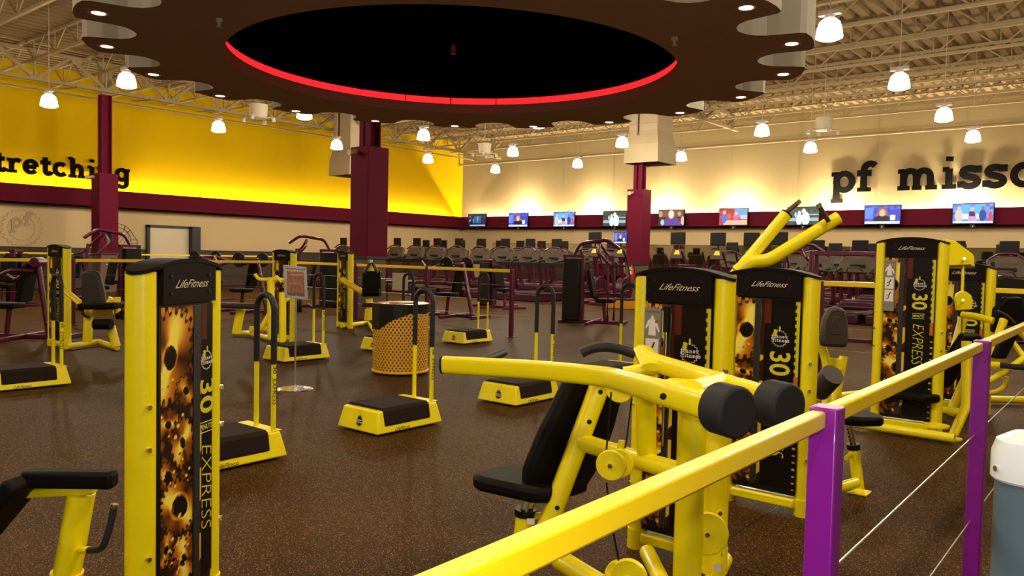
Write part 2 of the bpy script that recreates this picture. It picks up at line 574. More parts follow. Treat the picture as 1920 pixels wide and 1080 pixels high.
# mirrors along the foot of the cream wall
MIR = mat('mirror_glass', (0.62, 0.60, 0.54), 0.03, metal=1.0)
mz = 1.86
for i in range(17):
    x0 = -23.9 + i * 1.6
    m = thing('wall_mirror', 'frameless mirror pane at the foot of the cream wall, %s from the corner' % (ORD + ['nineteenth'])[i], 'mirror', (x0, YW - .03, .15), 0, 'mirror panes along the cream wall')
    MB().box(0, 1.58, 0, .02, 0, mz - .15).build('mirror_glass', MIR, m, smooth=False)
    MB().box(0, 1.58, -.006, 0, mz - .165, mz - .15).build('frame', DKPL, m, smooth=False)
# seams on the cream wall (precast joints)
for i, x in enumerate(np.arange(-22.5, 4, 2.55)):
    MB().box(x, x + .025, YW - .008, YW, BZ1, DZ).build('wall_joint', mat('dark_cream', (0.215, 0.16, 0.08), .8), wb, smooth=False)

# white door with a black surround in the yellow wall's base
dr = struct(MB().box(XW + .02, XW + .05, 12.62, 14.0, 0.02, 1.98).build('door_1', mat('white_door_paint', (0.66, 0.58, 0.42), .6), smooth=False))
MB().box(XW, XW + .12, 12.52, 12.62, 0, 2.05).build('frame', DARKSTRIP, dr, smooth=False)
MB().box(XW, XW + .30, 14.0, 14.3, 0, 2.05).build('frame', DARKSTRIP, dr, smooth=False)
MB().box(XW, XW + .12, 12.52, 14.3, 1.98, 2.06).build('frame', DARKSTRIP, dr, smooth=False)

# roof deck: folded sheet, ribs running away from the camera
xs = np.arange(XW, XR, .32)
pv = []; pf = []
prof = []
for x in xs: prof += [(x, 0), (x + .16, 0), (x + .19, .07), (x + .29, .07)]
for y in (YF, YW + .2):
    for x, z in prof: pv.append((x, y, DZ + z))
n = len(prof)
for i in range(n - 1): pf.append((i, i + 1, n + i + 1, n + i))
ce = struct(MB().add(pv, pf).build('ceiling', DECK, smooth=False))
MB().box(XW, XR, YF, YW + .2, DZ + .12, DZ + .2).build('roof_board', DECK, ce, smooth=False)

# girders along Y, joists along X
def truss(name, label, p0, p1, zt, zb, step, wch, wweb, group, split_webs=True, post=True):
    p0 = Vector(p0); p1 = Vector(p1)
    t = thing(name, label, 'roof truss', (p0.x, p0.y, zb), 0, group)
    d = (p1 - p0); L = d.length; u = d / L
    off = Vector((p0.x, p0.y, zb))
    top = zt - zb
    MB().beam((0, 0, top), u * L + Vector((0, 0, top)), wch, wch * .8).build('top_chord', TRUSS, t, smooth=False)
    MB().beam((0, 0, 0), u * L, wch, wch * .8).build('bottom_chord', TRUSS, t, smooth=False)
    nn = max(2, int(L / step)); st = L / nn
    allm = MB()
    for i in range(nn):
        a = u * (i * st); m = u * ((i + .5) * st); b = u * ((i + 1) * st)
        T = Vector((0, 0, top))
        bars = [(a + T, m), (m, b + T)]
        if post: bars.append((m, m + T))
        for q, (s0, s1) in enumerate(bars):
            k = wweb if q < 2 else wweb * .6
            if split_webs: MB().beam(s0, s1, k, k).build('web_bar', TRUSS, t, smooth=False)
            else: allm.beam(s0, s1, k, k)
    if not split_webs:
        w = allm.build('web_bars', TRUSS, t, smooth=False); w['kind'] = 'stuff'
    return t


truss('roof_girder', 'deep cream roof girder running above the maroon post with the yellow wall behind it', (-23.05, 0, 0), (-23.05, 27.3, 0), 6.42, 5.69, 1.75, .11, .08, 'roof girders')
truss('roof_girder', 'deep cream roof girder running over the big maroon column and above the cream duct', (-11.85, 2, 0), (-11.85, 27.3, 0), 6.48, 6.02, 1.75, .12, .07, 'roof girders')
for i in range(14):
    y = 26.9 - i * 1.72
    truss('roof_joist', 'thin cream bar joist under the roof deck, %s out from the cream wall' % ORD[i], (XW + .1, y, 0), (4.5, y, 0), 6.6, 6.08, 1.3, .075, .028, 'bar joists', False)
    # short diagonal braces that catch light under the joists
br = 0
for X in (-23.05,):
    for i in range(11):
        y = 5 + i * 2.0
        o = MB().beam((X - .55, y, 5.62), (X + .55, y + .05, 5.56), .06, .03).build('truss_brace', TRUSS)
        tag(o, 'short flat cream brace under the girder by the yellow wall, %s from the entrance' % ORD[i], 'brace', 'girder braces')
# sprinkler mains
def pipe(name, pts, r, label, group=None):
    o = MB().tube(pts, r, 8).build(name, TRUSS); tag(o, label, 'pipe', group); return o


pipe('sprinkler_pipe', [(-25.2, 26.9, 5.45), (4, 26.9, 5.45)], .05, 'long cream sprinkler pipe running level along the cream wall')
pipe('sprinkler_pipe', [(-24.2, 2, 5.62), (-24.2, 26.9, 5.62)], .03, 'thin cream sprinkler pipe running below the girder by the yellow wall')
pipe('conduit', [(-25.2, 26.9, 5.45), (-25.25, 26.9, 6.5)], .03, 'cream riser pipe at the corner of yellow and cream walls')

# columns
def column(loc, size, boxtop, zbase, label, pole=.28):
    t = thing('column', label, 'column', loc)
    s = size / 2
    MB().box(-s, s, -s, s, zbase, boxtop).build('casing', COLM, t, bevel=.008)
    MB().box(-s + .02, s - .02, -s + .02, s - .02, 0, zbase).build('plinth', CONC, t, smooth=False)
    MB().box(-s - .012, s + .012, -s - .012, s + .012, zbase - .02, zbase + .03).build('trim_ring', DARKSTRIP, t, smooth=False)
    p = MB(); w = pole / 2
    p.box(-w, w, -w, -w + .03, boxtop, 5.62); p.box(-w, w, w - .03, w, boxtop, 5.62); p.box(-.02, .02, -w, w, boxtop, 5.62)
    p.box(-w, w, -w, w, boxtop, boxtop + .01)
    p.build('steel_post', COLM, t, smooth=False)
    q = MB().box(-w, w, -w, w, 5.62, 6.6); q.build('post_head', TRUSS, t, smooth=False)
    c = MB().cyl((-s * .3, -s - .16, boxtop - .13), (-s * .3, -s - .0, boxtop - .10), .045, 12)
    c.cyl((-s * .3, -s - .2, boxtop - .135), (-s * .3, -s - .16, boxtop - .13), .06, 12)
    cm = c.build('security_camera', mat('cream_camera_shell', (.5, .42, .3), .4), t)
    return t


column((-12.165, 10.375, 0), .53, 3.39, 1.20, 'thickest maroon column, in front of the yellow wall behind the waste bin', .3)
column((-12.17, 21.01, 0), .53, 3.39, 1.12, 'maroon column under the big cream duct in front of the cream wall')
column((-23.4, 10.13, 0), .53, 3.39, 1.1, 'maroon column in front of the stretching sign on the yellow wall')


# ducts
def duct(c, s, zb, label, zt=6.6):
    t = thing('air_duct', label, 'duct', (c[0], c[1], zb))
    h = s / 2; k = h * .82; zu = zt - zb
    v = []
    for (q, z) in ((h, 0), (h * .97, .55), (k, .95), (k, zu)):
        v += [(-q, -q, z), (q, -q, z), (q, q, z), (-q, q, z)]
    f = []
    for i in range(3):
        for j in range(4): f.append((i * 4 + j, i * 4 + (j + 1) % 4, i * 4 + 4 + (j + 1) % 4, i * 4 + 4 + j))
    MB().add(v, f).build('hood', DUCT, t, smooth=False)
    e = .018
    MB().box(-k - e, k + e, -k - e, k + e, 1.12, 1.15).build('flange', DUCT, t, smooth=False)
    MB().box(-h * .9, h * .9, -h * .9, h * .9, .25, .27).build('grille', BAND, t, smooth=False)
    MB().box(-k * .35, -k * .27, -k - .03, -k, .75, zu).build('conduit', DARKSTRIP, t, smooth=False)
    return t


duct((-11.83, 21.0), 1.15, 4.14, 'large cream square duct hood around the top of the column by the cream wall')
duct((-22.3, 18.2), 1.15, 4.0, 'cream square duct hood half hidden behind the thickest maroon column')
o = MB().tube(arc([(-21.7, 18.2, 6.05), (-20.8, 18.2, 6.05), (-16, 18.2, 6.05)], 6, .5), .34, 20).build('round_duct', DUCT)
tag(o, 'round cream duct under the roof deck joining the square hood', 'duct')

# ------------------------------------------------------------------ gear-shaped soffit
GC = (-6.36, 6.70); GZ = 3.41; GT = 4.35; A0 = -106.45
gear = thing('gear_soffit', 'huge dark brown gear-shaped ceiling soffit with a round red-lit opening', 'soffit', (GC[0], GC[1], GZ))
out = []
for k in range(18):
    a = A0 + k * 20
    for da, r in ((-5.6, 3.53), (-5.0, 3.82), (-4.4, 3.87), (-2.3, 3.895), (0, 3.90), (2.3, 3.895), (4.4, 3.87), (5.0, 3.82), (5.6, 3.53), (6.6, 3.43), (8.2, 3.37), (10, 3.345), (11.8, 3.37), (13.4, 3.43)):
        out.append((r * math.cos(math.radians(a + da)), r * math.sin(math.radians(a + da))))
N = len(out)
RI = 2.53
inn = []
for (x, y) in out:
    a = math.atan2(y, x); inn.append((RI * math.cos(a), RI * math.sin(a)))
v = [(x, y, 0) for x, y in out] + [(x, y, 0) for x, y in inn]
f = [(i, N + i, N + (i + 1) % N, (i + 1) % N) for i in range(N)]
MB().add(v, f).build('underside', GEARD, gear, smooth=False)
v = [(x, y, 0.0) for x, y in out] + [(x, y, GT - GZ) for x, y in out]
f = [(i, (i + 1) % N, N + (i + 1) % N, N + i) for i in range(N)]
MB().add(v, f).build('edge', GEARS, gear, smooth=False)
v = [(x, y, GT - GZ) for x, y in out] + [(0, 0, GT - GZ)]
MB().add(v, [(i, (i + 1) % N, N) for i in range(N)]).build('top_board', GEARD, gear, smooth=False)
n = 120
MB().lathe([(RI, 0), (RI, .13), (RI + .16, .13)], n=n).build('inner_lip', GEARD, gear)
MB().lathe([(RI + .16, .13), (RI + .16, .53)], n=n).build('recess_wall', BLACKC, gear)
led = MB()
RED = emat('red_led_glow', (1.0, 0.008, 0.01), 3.2)
for k in range(24):
    a0 = 2 * PI * k / 24 + .004; a1 = 2 * PI * (k + 1) / 24 - .004
    pts = []
    m = MB(); seg = 6
    for j in range(seg + 1):
        a = a0 + (a1 - a0) * j / seg
        for r, z in ((RI + .03, .132), (RI + .03, .222), (RI + .06, .222), (RI + .06, .132)):
            pts.append((r * math.cos(a), r * math.sin(a), z))
    fs = []
    for j in range(seg):
        for i in range(4): fs.append((j * 4 + i, j * 4 + (i + 1) % 4, j * 4 + 4 + (i + 1) % 4, j * 4 + 4 + i))
    m.add(pts, fs).build('led_tube', RED, gear, smooth=False)
MB().cyl((0, 0, .52), (0, 0, .54), RI + .15, n).build('recess_ceiling', BLACKC, gear)
DL = emat('downlight_glow', (1.0, 0.80, 0.52), 4.0)
DLC = mat('downlight_reflector', (.75, .6, .35), .3, metal=.8)
for k in range(18):
    a = math.radians(A0 + k * 20); x = 3.70 * math.cos(a); y = 3.70 * math.sin(a)
    d = MB().lathe([(.055, .0), (.085, -.0), (.088, -.006), (.075, -.008), (.06, -.004)], (x, y, -.004), 24).build('downlight', DLC, gear)
    MB().cyl((x, y, -.004), (x, y, -.010), .060, 20).build('lamp_glass', DL, d)
for px_, py_ in ((411, 41), (1265, 76)):
    p = onp(px_, py_, 2, GZ - .03)
    m = MB().cyl((p.x - GC[0], p.y - GC[1], 0), (p.x - GC[0], p.y - GC[1], -.03), .03, 12); m.cyl((p.x - GC[0], p.y - GC[1], -.03), (p.x - GC[0], p.y - GC[1], -.075), .012, 8); m.cyl((p.x - GC[0], p.y - GC[1], -.075), (p.x - GC[0], p.y - GC[1], -.08), .025, 10)
    m.build('sprinkler_head', WHITEPL, gear)
p = onp(850, 96, 2, GZ + .45)
m = MB().cyl((p.x - GC[0], p.y - GC[1], .52), (p.x - GC[0], p.y - GC[1], .44), .03, 12); m.cyl((p.x - GC[0], p.y - GC[1], .42), (p.x - GC[0], p.y - GC[1], .415), .04, 12)
m.build('sprinkler_head', mat('rust_metal', (.3, .1, .06), .5), gear)

# ------------------------------------------------------------------ pendant lamps
SHADE = emat('pendant_glass_glow', (1.0, 0.90, 0.80), 16.0)
pend = thing('pendant_lamp', '', 'lamp', (0, 0, 4.5), 0, 'high-bay pendant lamps')
MB().lathe([(.0, .16), (.08, .15), (.135, .10), (.16, .02), (.178, -.09), (.175, -.11), (.12, -.135), (0, -.14)], n=28).build('glass_shade', SHADE, pend)
m = MB().cyl((0, 0, .15), (0, 0, .26), .07, 16); m.box(-.15, .15, -.05, .05, .2, .26)
m.build('ballast_box', mat('grey_lamp_housing', (.25, .2, .15), .4), pend)
MB().cyl((0, 0, .26), (0, 0, 2.19), .008, 6).build('rod', mat('lamp_rod', (.3, .25, .18), .5), pend)
lampX = [-19.1, -15.4, -11.5, -7.53, -3.56, .4]
lampY = [22.35, 18.83, 15.0, 11.15, 7.07, 3.2, -.6]
first = True
ORDN = ['first', 'second', 'third', 'fourth', 'fifth', 'sixth', 'seventh']
for j, y in enumerate(lampY):
    for i, x in enumerate(lampX):
        if (i, j) in ((3, 3), (3, 4), (2, 4), (2, 3), (2, 5), (3, 5), (1, 6), (0, 6)): continue     # where the gear soffit hangs, or far off behind
        lab = 'bell pendant lamp, %s from the yellow wall, %s row from the cream wall' % (ORDN[i], ORDN[j])
        if first:
            pend.location = (x, y, 4.5); pend['label'] = lab; first = False
        else:
            dup(pend, (x, y, 4.5), None, lab)
        # the lamp's own light
        d = bpy.data.lights.new('lamp_light', 'POINT'); d.energy = LAMP_POWER; d.color = LAMP_COLOR; d.shadow_soft_size = .15
        lo = bpy.data.objects.new('lamp_light', d); lo.location = (x, y, 4.5 - .32); COL.objects.link(lo)

# hanging units with small heads
def hang_unit(p, label):
    t = thing('hanging_heater', label, 'ceiling unit', p, 0, 'hanging box units')
    MB().cyl((0, 0, -.17), (0, 0, .17), .2, 20, .22).build('housing', mat('beige_grey_housing', (.30, .25, .17), .6), t)
    for k in range(4):
        a = k * PI / 2 + .6
        m = MB().tube(arc([(0.15 * math.cos(a), .15 * math.sin(a), -.15), (.33 * math.cos(a), .33 * math.sin(a), -.14), (.38 * math.cos(a), .38 * math.sin(a), -.2)], 4, .05), .018, 8)
        m.cyl((.38 * math.cos(a), .38 * math.sin(a), -.16), (.4 * math.cos(a), .4 * math.sin(a), -.26), .045, 12)
        m.build('spot_head', mat('beige_grey_housing'), t)
    MB().cyl((0, 0, .17), (0, 0, 6.70 - p[2]), .008, 6).build('cord', mat('lamp_rod'), t)


hang_unit(tuple(W(1545, 233, 21.0)), 'beige ceiling unit with four small heads hanging before the cream wall')
hang_unit(tuple(W(909, 279, 26.0)), 'beige ceiling unit with small heads hanging near the corner of the two walls')
hang_unit(tuple(W(485, 209, 19.5)), 'beige ceiling unit with small heads hanging before the yellow wall')

# ------------------------------------------------------------------ wall lettering
BLK = mat('black_letter', (0.002, 0.0015, 0.0015), .8, spec=.05)


def wall_word(word, o, ax, size, d, grp, place):
    ax = Vector(ax); x = 0
    seen = {}
    for ch in word:
        if ch != ' ':
            m = MB(); oo = Vector(o) + ax * (x * size)
            glyph(m, ch, (0, 0, 0), ax * size, Vector((0, 0, 1)) * size, d)
            ob = m.build('wall_letter', BLK, smooth=False); ob.location = oo
            k = seen.get(ch, 0); seen[ch] = k + 1
            nth = '' if word.count(ch) == 1 else ORD[k] + ' '
            tag(ob, '%sblack slab letter %s of the sign %s' % (nth, ch, place), 'letter', grp)
        x += GL[ch][0] + .05
    return x


# size chosen so the word spans the measured stretch of wall
def word_len(w): return sum(GL[c][0] + .05 for c in w)


s1 = (11.95 - 8.40) / word_len('retching')
ystart = 8.42 - s1 * word_len('st')
wall_word('stretching', (XW + .16, ystart, 3.40), (0, 1, 0), s1, Vector((-.08, 0, 0)), 'letters on the yellow wall', 'on the yellow wall')
s2 = (-3.42 + 8.62) / word_len('pf miss')
wall_word('pf missoula', (-8.62, YW - .1, 3.70), (1, 0, 0), s2, Vector((0, .05, 0)), 'letters on the cream wall', 'on the cream wall')


# faint logo on the low beige wall
def gear_outline(r0, r1, n, cx=0, cy=0):
    pts = []
    for k in range(n):
        a = 2 * PI * k / n
        for da, r in ((-.30, r0), (-.2, r1), (.2, r1), (.30, r0)):
            pts.append((cx + r * math.cos(a + da * 2 * PI / n), cy + r * math.sin(a + da * 2 * PI / n)))
    pts.append(pts[0])
    return pts


FAINT = mat('faint_grey_print', (.43, .335, .20), .9, spec=.05)
FAINT2 = mat('faint_black_print', (.05, .035, .03), .8)
lg = thing('wall_emblem', 'faint grey gear emblem with pf letters printed on the beige lower wall', 'emblem', (XW + .012, 8.83, 1.80))
m = MB(); strip2d(m, gear_outline(.50, .56, 22), .018, (0, 0, 0), (0, 1, 0), (0, 0, 1), (.004, 0, 0)); m.build('gear_ring', FAINT, lg, smooth=False)
m = MB(); strip2d(m, el(0, 0, .36, .36, 0, 360, 40), .012, (0, 0, 0), (0, 1, 0), (0, 0, 1), (.004, 0, 0)); m.build('inner_ring', FAINT, lg, smooth=False)
m = MB(); slab_text(m, 'pf', (0, -.30, -.02), Vector((0, .29, .06)), Vector((0, 0, .27)), (.02, 0, 0)); m.build('letters', FAINT, lg, smooth=False)
lb = thing('wall_emblem', 'black line drawing of arcs and ladder lines beside the white door', 'emblem', (XW + .012, 11.6, 1.25))
m = MB()
strip2d(m, [(0, .80)] + el(0, 0, .62, .80, 90, 30, 10) + [(.62, .30)], .012, (0, 0, 0), (0, 1, 0), (0, 0, 1), (.004, 0, 0))
strip2d(m, el(0, 0, .5, .68, 90, 30, 10) + [(.42, .05)], .012, (0, 0, 0), (0, 1, 0), (0, 0, 1), (.004, 0, 0))
for a, b in (((0, .1), (.36, .58)), ((.12, .05), (.44, .5)), ((0, .25), (.25, .65)), ((.42, .3), (.64, .3)), ((.42, .18), (.64, .18)), ((0, .1), (.42, .1)), ((.64, .3), (.64, 0)), ((.42, .3), (.42, 0)), ((.33, .52), (.42, .62)), ((.2, .62), (.24, .74))):
    strip2d(m, [a, b], .012, (0, 0, 0), (0, 1, 0), (0, 0, 1), (.004, 0, 0))
m.build('line_drawing', FAINT2, lb, smooth=False)

# ------------------------------------------------------------------ wall televisions
def E_(X, Y, cx, cy, rx, ry): return ((X - cx) / rx) ** 2 + ((Y - cy) / ry) ** 2 < 1


def R_(X, Y, x0, x1, y0, y1): return (X > x0) & (X < x1) & (Y > y0) & (Y < y1)


def painter(bg, shapes, nz=0.0, seed=1):
    def fn(X, Y):
        rs = np.random.RandomState(seed)
        c = np.zeros(X.shape + (3,))
        c[:] = bg
        if nz:
            g = rs.rand(8, 12)
            gx = (X * 11).astype(int).clip(0, 11); gy = (Y * 7).astype(int).clip(0, 7)
            c *= (1 + nz * (g[gy, gx] - .5) * 2)[..., None]
        for kind, p, col in shapes:
            m_ = E_(X, Y, *p) if kind == 'e' else R_(X, Y, *p)
            c[m_] = col
        return c
    return fn


SKIN = (.85, .45, .32)
ANCH = painter((.05, .10, .85), [('r', (.0, .25, .3, .9), (.12, .25, .9)), ('r', (.7, 1, .3, .8), (.05, .05, .45)), ('e', (.5, .55, .15, .36), (.35, .12, .06)), ('e', (.5, .22, .24, .26), (.01, .01, .02)), ('e', (.5, .60, .085, .19), SKIN), ('r', (.0, 1, 0, .13), (.75, .78, 1.0)), ('r', (.72, .86, .2, .5), (.7, .8, 1))], .6, 2)
PANEL = painter((.12, .25, .85), [('e', (.33, .75, .14, .2), (.1, .45, .95)), ('e', (.62, .75, .14, .2), (.1, .45, .95)), ('r', (.2, .8, .2, .5), (.85, .75, .8)), ('e', (.15, .4, .10, .32), (.6, .52, .45)), ('e', (.15, .78, .04, .1), SKIN), ('e', (.48, .45, .08, .2), (.05, .03, .1)), ('e', (.48, .72, .045, .12), SKIN), ('e', (.74, .4, .09, .3), (.03, .05, .3)), ('e', (.74, .76, .04, .1), (.3, .12, .08)), ('e', (.93, .35, .05, .25), (.8, .05, .05)), ('r', (.38, .6, .1, .35), (.6, .3, .6)), ('r', (0, 1, 0, .1), (.7, .75, 1.0))], .5, 5)
COUPLE = painter((.03, .06, .06), [('r', (.6, 1, .55, .62), (.4, .45, .4)), ('r', (0, 1, .2, .38), (.35, .42, .46)), ('e', (.38, .3, .09, .35), (.7, .85, .95)), ('e', (.38, .68, .05, .12), (.85, .8, .75)), ('e', (.58, .35, .13, .4), (.65, .78, .85)), ('e', (.52, .78, .07, .14), (.75, .8, .8)), ('e', (.26, .58, .03, .16), (.4, .6, .7))], .5, 3)
MANP = painter((.02, .015, .015), [('r', (.15, .95, .55, 1), (.22, .06, .015)), ('e', (.08, .75, .08, .2), (.4, .3, .2)), ('e', (.82, .75, .06, .15), (.5, .3, .2)), ('e', (.52, .12, .35, .45), (.12, .04, .28)), ('e', (.5, .72, .11, .28), (.85, .62, .48)), ('e', (.95, .3, .07, .28), (.75, .4, .35)), ('e', (.15, .2, .07, .2), (.45, .5, .6))], .4, 4)
KIDS_ = painter((.4, .03, .02), [('r', (.55, 1, .45, 1), (.12, .35, .75)), ('r', (.75, 1, .35, .6), (.5, .55, .5)), ('r', (.15, 1, 0, .3), (.95, .45, .32)), ('e', (.18, .45, .09, .35), (.05, .15, .8)), ('e', (.18, .78, .05, .12), SKIN), ('e', (.35, .55, .07, .2), (.6, .1, .05)), ('e', (.6, .5, .1, .25), (.8, .12, .3)), ('e', (.6, .7, .05, .1), SKIN)], .4, 6)
DIM = painter((.01, .02, .05), [('r', (.35, .75, .3, .85), (.02, .10, .22)), ('e', (.55, .6, .04, .2), (.05, .35, .7)), ('e', (.3, .5, .04, .2), (.1, .15, .3)), ('r', (.1, .98, .08, .17), (.4, .42, .75)), ('e', (.12, .8, .06, .08), (.15, .03, .15)), ('e', (.1, .5, .06, .08), (.3, .2, .4))], .8, 7)
TVN = ['dim dark blue scene', 'dark-haired newsreader on blue', 'people at a studio desk', 'two pale figures embracing', 'bald man in a purple shirt', 'children in a red and blue room', 'pale couple on a grey ground', 'blonde newsreader on bright blue', 'standing presenters in a bright studio']
TVP = [DIM, ANCH, PANEL, COUPLE, MANP, KIDS_, COUPLE, ANCH, PANEL]
tvx = [-24.37, -21.92, -19.42, -16.92, -14.37, -11.87, -9.35, -6.81, -4.25]
for i, x in enumerate(tvx):
    t = thing('television', 'wall television showing %s, %s from the corner' % (TVN[i], ORD[i]), 'television', (x, YB - .16, 2.545), 0, 'televisions on the maroon band')
    tw, th = 1.12, .64
    MB().box(-tw / 2, tw / 2, 0, .07, .02, th + .02).build('housing', DKPL, t, bevel=.008)
    MB().box(-.12, .12, .07, .17, .2, .4).build('bracket', BLACK, t)
    me = grid_print('screen', 56, 32, tw - .05, th - .05, TVP[i])
    place_mesh('screen', me, SCREEN, t, (-tw / 2 + .025, -.004, .045), (1, 0, 0), (0, 0, 1))
    m = MB().box(-.07, .07, 0.02, .06, -.1, .01); m.build('channel_tag', BLACK, t)
    place_mesh('number', font_mesh('tag_number', str([9, 8, 7, 6, 5, 4, 3, 2, 4][i]) if i != 8 else '4', .09), WTXT, t, (0, .012, -.045), (1, 0, 0), (0, 0, 1))
    t.rotation_euler = (math.radians(-0), 0, 0)

# ------------------------------------------------------------------ step platforms
TXT_EXP = font_mesh('express_text', 'EXPRESS', .045, .25)
LF = font_mesh('maker_text', 'LifeFitness', .036, .65, .0002, 1.05, 1.0, .95)


def small_logo(parent, o, ax, ay, r, ring, txt, fist=False, name='emblem'):
    """round gear emblem with two words across it"""
    ax = Vector(ax).normalized(); ay = Vector(ay).normalized(); az = ax.cross(ay)
    o = Vector(o)
    m = MB()
    if ring == 'solid':
        pts = gear_outline(r * .86, r, 16)[:-1]
        m.prism(pts, o, ax, ay, az * .001)
        m.prism([(-.1 * r, r * .7), (.05 * r, r * 1.5), (.25 * r, r * 1.1), (.3 * r, r * .7)], o, ax, ay, az * .001)
        m.prism([(-.6 * r, r * .6), (-.55 * r, r * 1.15), (-.2 * r, r * 1.15), (-.1 * r, r * .7)], o, ax, ay, az * .001)
        e_ = m.build(name, BTXT, parent, smooth=False)
    else:
        strip2d(m, gear_outline(r * .88, r, 18), r * .045, o, ax, ay, az * .001)
        e_ = m.build(name, WTXT, parent, smooth=False)
    t1 = MB(); s = r * .29; SWS[0] = .21
    slab_text(t1, 'planet', o + ax * (-r * .93) + ay * (r * .06) + az * .0015, ax * s, ay * s, az * .0008, .10)
    slab_text(t1, 'fitness', o + ax * (-r * .80) + ay * (-r * .40) + az * .0015, ax * s, ay * s, az * .0008, .10); SWS[0] = SW
    t1.build('emblem_words', WTXT, e_, smooth=False)
    if fist:
        f_ = MB()
        for k in range(4): f_.prism(el(-.50 * r, r * (.98 - .2 * k), .24 * r, .12 * r, 0, 330, 9), o + az * .002, ax, ay, az * .0008)
        f_.prism(el(.02 * r, r * 1.22, .11 * r, .30 * r, 0, 330, 11), o + az * .002, ax, ay, az * .0008)
        f_.build('thumb_mark', YTXT, e_, smooth=False)


def make_step(label):
    t = thing('step_platform', label, 'step', (0, 0, 0), 0, 'step platforms with handles')
    # origin: front right floor corner; X from -.46 to 0, Y from 0 to .66
    w, L, h = .46, .66, .175
    v = [(-w, 0, .015), (0, 0, .015), (0, L, .015), (-w, L, .015),
         (-w + .035, .035, h), (-.035, .035, h), (-.035, L - .035, h), (-w + .035, L - .035, h)]
    MB().add(v, [(0, 3, 2, 1), (4, 5, 6, 7), (0, 1, 5, 4), (1, 2, 6, 5), (2, 3, 7, 6), (3, 0, 4, 7)]).build('body', YEL, t, bevel=.012, segs=3)
    # dark pad wrapping over the long sides
    pr = [(-w - .002, .085), (-w + .028, h + .012), (-w + .05, h + .02), (-.05, h + .02), (-.028, h + .012), (.004, .085 - .02), (-.012, .06), (-.03, .05), (-w + .03, .05), (-w + .012, .06)]
    pr = [(-w + .008, .07), (-w + .024, h - .005), (-w + .05, h + .018), (-.05, h + .018), (-.024, h - .005), (-.006, .07), (-.02, .055), (-w + .02, .055)]
    m = MB(); m.prism([(p[0], p[1]) for p in pr], (0, .075, 0), (1, 0, 0), (0, 0, 1), (0, L - .20, 0)); m.build('tread_mat', MATTOP, t, bevel=.02, segs=3)
    MB().box(-w + .04, -.04, L - .135, L - .02, h, h + .006).build('handle_plate', YEL, t, bevel=.003)
    x0, x1, y = -.25, -.06, L - .07
    for x in (x0, x1): MB().cyl((x, y, h), (x, y, .62), .016, 14).build('handle_leg', YEL, t)
    xc = (x0 + x1) / 2; r = (x1 - x0) / 2
    pts = [(x0, y, .60), (x0, y, .94)] + [(xc - r * math.cos(a), y, .94 + r * math.sin(a)) for a in np.linspace(0.15, PI - .15, 14)] + [(x1, y, .94), (x1, y, .60)]
    MB().tube(pts, .0195, 14, up=(0, 1, 0)).build('grip', GRIP, t)
    mb = bpy.data.meshes
    # lettering running down the nearer leg
    o_ = place_mesh('handle_text', font_mesh('handle_text', '30', .05, 0, .001, 1, .62), BTXT, t, (x1 + .0165, y - .004, .565), (0, 0, -1), (0, 1, 0))
    place_mesh('handle_text', TXT_EXP.copy(), BTXT, t, (x1 + .0165, y - .004, .43), (0, 0, -1), (0, 1, 0))
    # maker script on the long yellow side; the side leans, so follow its slope
    sl = Vector((-.035, 0, h - .015)).normalized()
    place_mesh('maker_text', LF.copy(), BTXT, t, (-.0035, L * .36, .034), (0, 1, 0), sl)
    place_mesh('warning_label', grid_print('lab', 3, 3, .07, .022, painter((.7, .6, .5), [('r', (0, 1, .6, 1), (.5, .1, .05))])), PRINT, t, (-.0035, L - .14, .022), (0, 1, 0), sl)
    se = Vector((0, .035, h - .015)).normalized()
    small_logo(t, (-w * .47, .0165 - .0045, .085), (1, 0, 0), se, .034, 'solid', None)
    place_mesh('serial_label', grid_print('lab2', 2, 2, .022, .03, painter((.75, .7, .55), [])), PRINT, t, (-w + .05, .0035, .035), (1, 0, 0), se)
    return t


steps = [
    ((-4.21, 3.70), 'yellow step platform standing alone mid-floor in front of the waste bin'),
    ((-4.20, 2.285), 'yellow step platform half hidden behind the tall poster tower beside the bench'),
    ((-7.85, 2.44), 'yellow step platform at the edge of the frame near the leg extension machine'),
    ((-7.76, 5.38), 'yellow step platform behind the sign stand with the poster frame'),
    ((-7.68, 8.36), 'yellow step platform farthest off, by the maroon end post of the far rail'),
    ((-4.20, 5.26), 'yellow step platform partly hidden behind the yellow shoulder press arm'),
    ((-7.76, 6.88), 'yellow step platform mostly hidden behind the waste bin'),
    ((-4.20, 6.78), 'yellow step platform whose handle shows just beside the shoulder press tower'),
]
s0 = make_step(steps[0][1]); s0.location = (steps[0][0][0], steps[0][0][1], 0)
for (x, y), lab in steps[1:]: dup(s0, (x, y, 0), None, lab)

